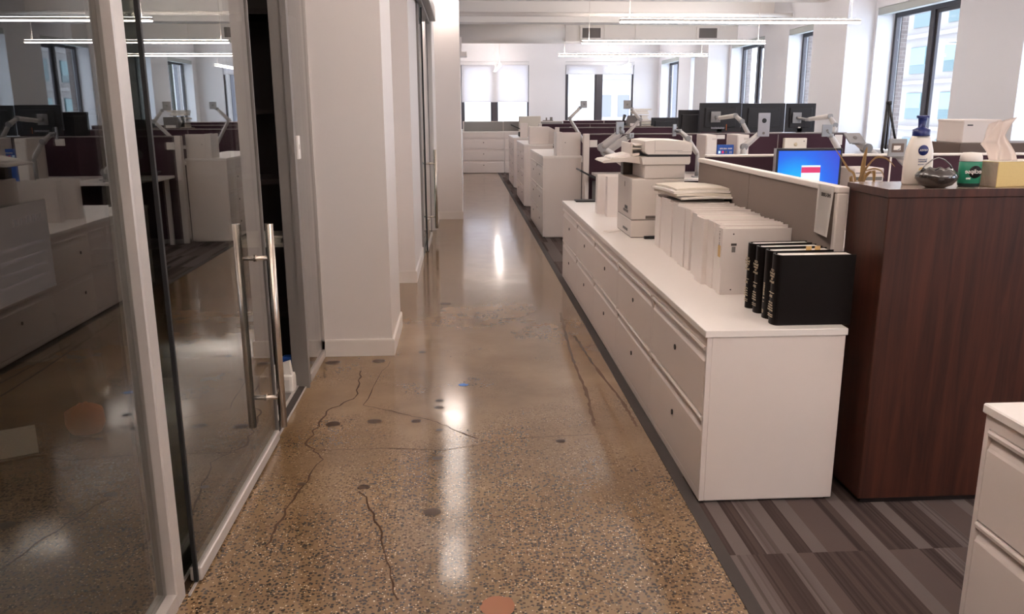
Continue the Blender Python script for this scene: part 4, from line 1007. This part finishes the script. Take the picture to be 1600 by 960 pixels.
def arm(label, base, pts, plate, pyaw=0, psize=(0.12, 0.12), rad=0.026, post=True, tiltx=0, hp=False):
    """base = point on the desk; pts = joints of the arm in world coordinates; plate = centre of the mounting plate"""
    r = thing('monitor_mount', label, 'monitor mount', base, 0, 'grey monitor arms on the desks')
    B = Vector(base); L_ = [Vector(p) - B for p in pts]
    MB().box(-0.045, 0.045, -0.045, 0.045, 0, 0.012, 0.004).tube([(0, 0, 0.012), (0, 0, max(0.05, L_[0].z))], 0.02, 16).build('base_post', ARMD, r)
    if (L_[0] - Vector((0, 0, L_[0].z))).length > 0.02:
        L_ = [Vector((0, 0, L_[0].z))] + L_
    for i, (a, b_) in enumerate(zip(L_, L_[1:])):
        MB().tube([a, a + (b_ - a) * 0.12, a + (b_ - a) * 0.88, b_], [rad * 0.8, rad, rad * 0.85, rad * 0.7], 12).build('arm_segment', ARM, r)
    for p in L_[1:-1]: MB().tube([p + Vector((0, -0.03, -0.0)), p + Vector((0, 0.03, 0.0))], rad * 1.05, 16).build('joint', ARMD, r)
    P = Vector(plate) - B
    MB().tube([L_[-1], P + Vector((0, 0.004, -0.09 if hp else 0))], rad * 0.55, 12).tube([L_[-1] + Vector((0, 0, -0.02)), L_[-1] + Vector((0, 0, 0.02))], rad * 0.9, 14).build('head_joint', ARMD, r)
    mt = Matrix.Translation(P) @ Matrix.Rotation(pyaw, 4, 'Z') @ Matrix.Rotation(tiltx, 4, 'X')
    mb = MB().box(-psize[0] / 2, psize[0] / 2, -0.006, 0.006, -psize[1] / 2, psize[1] / 2, 0.003, 1, mt)
    pt = mb.build('mounting_plate', SILVER if hp else ARMD, r)
    hz = -0.085 if hp else 0
    MB().tube([mt @ Vector((0, -0.009, hz)), mt @ Vector((0, 0.0, hz))], 0.014, 14).build('plate_hole', GRILLE, pt)
    return r
arm('grey monitor arm rising left of the printer, elbow bent to the left', (1.74, 8.55, 0.762), [(1.74, 8.5, 0.86), (1.41, 8.4, 1.08), (1.60, 8.4, 1.23)], (1.585, 8.38, 1.275), 0.5, (0.10, 0.12), 0.042)
arm('second grey monitor arm folded against the first, behind the printer tray', (1.86, 8.75, 0.762), [(1.86, 8.75, 0.83), (1.50, 8.72, 1.02), (1.74, 8.72, 1.17)], (1.77, 8.70, 1.19), 0.9, (0.10, 0.05), 0.045)
arm('grey monitor arm with square plate raised before the right far window frame, left one', (1.80, 12.15, 0.75), [(1.80, 12.15, 0.95), (1.54, 12.0, 1.33), (1.69, 12.0, 1.48)], (1.74, 12.0, 1.525), 0.15, (0.10, 0.10), 0.026)
arm('grey monitor arm with square plate raised next to the pale pile of papers', (2.20, 12.2, 0.75), [(2.25, 12.1, 0.95), (2.56, 12.0, 1.31), (2.44, 12.0, 1.46)], (2.37, 12.0, 1.52), -0.1, (0.11, 0.12), 0.026)
arm('grey monitor arm bent across the back of the left black monitor', (3.47, 9.85, 0.75), [(3.47, 9.9, 1.10), (3.36, 9.95, 1.31), (3.31, 10.05, 1.375), (3.14, 10.2, 1.345)], (3.14, 10.28, 1.36), 0, (0.12, 0.13), 0.028)
h5 = arm('grey arm holding a long silver plate with round logo over the partition', (2.925, 8.57, 0.762), [(2.925, 8.57, 0.95), (2.94, 8.59, 1.07), (3.10, 8.61, 1.20)], (3.13, 8.57, 1.295), 0.0, (0.124, 0.24), 0.034, hp=True)
MB().lathe([(0.018, 0), (0.024, 0), (0.024, 0.002), (0.018, 0.002)], 28).build('logo_ring', BLACK, h5, (0.205, -0.0065, 0.575), (PI / 2, 0, 0))
text('logo_lettering', 'hp', 0.034, BLACK, h5, (0.205, -0.0075, 0.577), (1, 0, 0), (0, 0, 1))
arm('grey monitor arm reaching left to the narrow right black monitor', (4.47, 9.85, 0.75), [(4.47, 9.9, 1.10), (4.51, 9.95, 1.26), (4.46, 10.0, 1.365), (4.25, 10.15, 1.325)], (4.17, 10.28, 1.345), 0, (0.11, 0.13), 0.03)
arm('white monitor arm with square plate in front of the partition right end', (4.10, 8.9, 0.762), [(4.10, 8.9, 1.03), (4.00, 8.9, 1.17)], (3.945, 8.88, 1.225), 0.1, (0.12, 0.13), 0.034)
arm('grey monitor arm with its plate tilted back, between partition end and black lamp', (2.83, 5.45, 0.75), [(2.80, 5.45, 1.12), (2.70, 5.45, 1.20), (2.63, 5.45, 1.245)], (2.60, 5.42, 1.265), 0.15, (0.12, 0.10), 0.030, tiltx=-0.9)
a8 = arm('large grey monitor arm leaning left over the partition behind the lotion bottle', (2.86, 4.6, 0.75), [(2.86, 4.6, 0.90), (2.68, 4.62, 1.04), (2.50, 4.65, 1.20)], (2.47, 4.62, 1.24), 0.0, (0.105, 0.10), 0.036)
MB().box(-0.425, -0.355, -0.0085 + 0.02, 0.013, 0.465, 0.515).build('brown_label', BROWNC, a8)
MB().box(-0.415, -0.375, 0.0095, 0.0115, 0.478, 0.502).build('white_sticker', PAPER, a8)
arm('grey monitor arm with narrow upright plate just right of the printer lid', (2.44, 8.55, 0.762), [(2.44, 8.55, 1.0), (2.33, 8.55, 1.162), (2.24, 8.55, 1.235)], (2.18, 8.53, 1.245), 1.0, (0.10, 0.12), 0.026)
# PC towers, books, cards
def tower(label, x0, x1, zt=1.19, yf=8.70):
    r = thing('computer_tower', label, 'computer', ((x0 + x1) / 2, yf, 0.762), 0, 'white computer towers on the desk'); hw = (x1 - x0) / 2; h_ = zt - 0.762
    MB().box(-hw, hw, 0.0, 0.36, 0, h_, 0.006, 2).build('case', CAB, r)
    MB().box(-hw + 0.01, hw - 0.01, -0.006, 0.0, 0.01, h_ - 0.01, 0.003).build('front_panel', CAPW, r)
    MB().box(hw * 0.1, hw * 0.8, -0.008, -0.006, h_ - 0.05, h_ - 0.035).build('drive_slot', PRINT, r)
    return r
tower('white computer tower left of the blue book, against the plum partition', 2.565, 2.685)
tower('white computer tower right of the blue book, behind the silver plate arm', 2.90, 3.03)
bk = thing('blue_book', 'blue book with coloured tabs standing between the white towers', 'book', (2.70, 8.72, 0.762))
MB().box(0.0, 0.175, 0, 0.03, 0, 0.325, 0.002).build('cover', BLUEB, bk)
for i, m_ in enumerate((DLG, RED, GRILLE)): MB().box(0.012 + i * 0.036, 0.034 + i * 0.036, -0.002, 0.0, 0.235, 0.262).build('coloured_tab', m_, bk)
scribble('lettering', CAPW, bk, (0.09, -0.001, 0.285), (1, 0, 0), (0, 0, 1), 0.13, 0.018, 12)
text('lettering', '22', 0.03, CAPW, bk, (0.145, -0.001, 0.245), (1, 0, 0), (0, 0, 1))
def card(label, x0, x1, z0, z1, y=9.36, name='note_card', m_=None):
    tag(MB().box(-(x1 - x0) / 2, (x1 - x0) / 2, -0.002, 0.002, 0, z1 - z0).build(name, m_ or PAPER, None, ((x0 + x1) / 2, y, z0)), label, 'card', None)
card('white card pinned to the plum partition above the blue book', 2.89, 2.98, 1.125, 1.17, 9.371)
card('white card pinned to the plum partition left of the white towers', 2.50, 2.60, 1.09, 1.165, 9.371)
card('white sheet pinned near the right end of the plum partition', 4.26, 4.35, 1.05, 1.165, 9.371)
card('small white note on the white end post of the partition by the tall cabinet', 1.435, 1.52, 1.04, 1.12, 9.371)
wp = thing('router', 'off-white box with small lights on the plum partition above the blue monitor', 'router', (3.78, 9.30, 0.762))
MB().box(-0.13, 0.13, 0.0, 0.06, 0.0, 0.37, 0.006).build('case', PAPERC, wp)
MB().lathe([(0, 0), (0.022, 0), (0.018, 0.006), (0, 0.008)], 16).build('knob', GOLD, wp, (0.0, -0.001, 0.30), (PI / 2, 0, 0))
MB().box(0.09, 0.10, -0.002, 0, 0.33, 0.34).build('light', INK, wp)
# task lamp (black inverted V)
tl = thing('desk_lamp', 'thin black folding desk lamp standing against the bright window', 'lamp', (2.88, 5.25, 0.75))
MB().lathe([(0, 0), (0.08, 0), (0.08, 0.015), (0.015, 0.02), (0, 0.02)], 22).build('base', BLACK, tl)
MB().tube([(-0.02, 0, 0.02), (-0.03, 0, 0.40), (-0.165, 0, 0.725)][:1] + [(-0.175, 0, 0.45), (-0.165, 0, 0.74)], 0.009, 10).build('lower_rod', BLACK, tl)
MB().tube([(-0.150, 0, 0.45), (-0.150, 0, 0.745)], 0.006, 10).build('middle_rod', BLACK, tl)
MB().tube([(-0.158, 0, 0.742), (-0.06, 0, 0.40)], 0.008, 10).build('upper_rod', BLACK, tl)
MB().tube([(-0.17, 0, 0.742), (-0.145, 0, 0.742)], 0.013, 12).build('joint', BLACK, tl)
# brown storage and white box beyond the first partition, right
bc = thing('storage_cabinet', 'brown low storage cabinet beyond the first partition near the windows', 'cabinet', (3.90, 6.35, 0))
MB().box(0.0, 1.1, 0, 0.45, 0.02, 1.19, 0.004).build('carcass', BROWNC, bc)
MB().box(0.02, 1.08, 0.02, 0.43, 0, 0.02).build('plinth', DWOOD, bc)
MB().box(0.548, 0.552, -0.002, 0, 0.03, 1.18).build('door_gap', DWOOD, bc)
fb_ = thing('file_box', 'white file box with hand slot on the brown cabinet under the window', 'box', (3.93, 6.38, 1.19))
MB().box(0, 0.30, 0, 0.36, 0, 0.18, 0.004).build('box', CAB, fb_)
MB().box(0.03, 0.075, -0.002, 0, 0.132, 0.142).build('hand_slot', INK, fb_)
MB().box(-0.004, 0.304, -0.004, 0.364, 0.16, 0.178, 0.002).build('lid', CAB, fb_)
# white small printer right of blue monitor
wb_ = thing('computer_tower', 'white desktop computer right beside the blue monitor behind the taupe partition', 'computer', (2.36, 4.70, 0.75))
MB().box(-0.09, 0.09, 0, 0.2, 0, 0.37, 0.006).build('case', CAB, wb_)
MB().box(-0.08, 0.08, -0.002, 0, 0.30, 0.32).box(-0.08, 0.08, -0.002, 0, 0.34, 0.345).build('drive_slot', GRILLE, wb_)
# phone and paper pile in the back
ph = thing('desk_phone', 'black office phone with grey keypad on top of the far partition desk', 'phone', (2.62, 13.2, 1.20))
MB().prism([(-0.09, 0.0), (0.09, 0.0), (0.09, 0.05), (-0.09, 0.16)], 'x', -0.02, 0.20).build('phone_body', GRILLE, ph)
MB().tube([(-0.06, -0.02, 0.02), (-0.065, 0.02, 0.09), (-0.04, 0.06, 0.16)], [0.028, 0.018, 0.028], 12).build('handset', BLACK, ph)
MB().box(0.02, 0.17, -0.094, -0.09, 0.0, 0.04).build('keypad', PAPER, ph)
tag(cbox('storage_cabinet', BROWNC, 2.50, 3.0, 13.05, 13.4, 0.75, 1.20, bev=0.004), 'dark brown box under the black phone on the third partition desk', 'box')
pp = MB()
random.seed(5)
for i in range(9):
    dx = random.uniform(-0.02, 0.02); wdt = random.uniform(0.24, 0.32)
    pp.box(dx, dx + wdt, random.uniform(-0.02, 0.02), 0.3, i * 0.034, i * 0.034 + random.uniform(0.012, 0.030), 0.002)
tag(pp.build('paper_stack', PAPERC, None, (3.10, 15.02, 1.165)), 'tall pale pile of papers behind the raised monitor arm plates', 'paper stack')
tag(cbox('storage_cabinet', BROWNC, 3.05, 3.5, 15.0, 15.35, 0.75, 1.165, bev=0.004), 'dark box under the tall pale pile of papers', 'box')
tag(cbox('carton', PAPERC, 1.34, 1.84, 19.60, 19.9, 0.957, 1.30, bev=0.004), 'beige carton on the cabinets across the corridor end', 'box')
et = thing('staple_remover', 'small grey gadget on the far grey partition right of the beige carton', 'gadget', (2.05, 20.05, 1.185))
MB().box(-0.12, 0.12, -0.02, 0.02, 0, 0.02).box(-0.05, -0.02, -0.02, 0.02, 0.02, 0.08).box(0.05, 0.11, -0.02, 0.02, 0.02, 0.09).build('body', GRILLE, et)
wf = thing('emergency_light', 'white box light fixed high on the left wall past the pier', 'emergency light', (-0.015, 15.0, 2.35))
MB().box(0, 0.12, -0.2, 0.2, 0, 0.08, 0.004).box(0, 0.03, -0.2, 0.2, 0.08, 0.32, 0.004).build('housing', CAPW, wf)

# ================================================================== OUTSIDE
def building(label, x0, x1, y0, y1, z0, z1, face, m, rows_, cols, ww, wh, gm=TEAL):
    r = thing('building', label, 'building', (x0, y0, z0)); H_ = z1 - z0
    MB().box(0, x1 - x0, 0, y1 - y0, 0, H_).build('facade', m, r)
    lg = MB()
    for i in range(rows_):
        zc = (i + 0.5) * H_ / rows_
        if face == '-x': lg.box(-0.35, 0, 0, y1 - y0, zc - wh * 0.5 - 0.75, zc - wh * 0.5 - 0.5)
        else: lg.box(0, x1 - x0, -0.35, 0, zc - wh * 0.5 - 0.75, zc - wh * 0.5 - 0.5)
        for j in range(cols):
            if face == '-x':
                yc = (j + 0.5) * (y1 - y0) / cols
                w_ = MB().box(-0.08, 0.05, yc - ww / 2, yc + ww / 2, zc - wh / 2, zc + wh / 2).build('window', gm, r)
                if random.random() < 0.75: MB().box(-0.12, -0.08, yc - ww / 2 + 0.1, yc + ww / 2 - 0.1, zc - wh * random.uniform(-0.1, 0.2), zc + wh / 2 - 0.05).build('shade', PALEBL, w_)
            else:
                xc = (j + 0.5) * (x1 - x0) / cols
                MB().box(xc - ww / 2, xc + ww / 2, -0.08, 0.05, zc - wh / 2, zc + wh / 2).build('window', gm, r)
    lg.build('ledge', m, r)
    return r
random.seed(21)
building('pale limestone office block across the street outside the right windows', 33, 45, 44.6, 84.2, -12.8, 16.0, '-x', STONE, 9, 9, 2.1, 1.85)
building('white tower with small grey windows outside the far window', 9.6, 13.5, 60, 70, -10, 30, '-y', STONE, 12, 3, 0.8, 1.5, STONEG)
building('light grey slab building with tall dark strips outside the far window', 14.4, 20.0, 66, 76, -10, 30, '-y', STONEG, 1, 5, 0.5, 38, STONE)
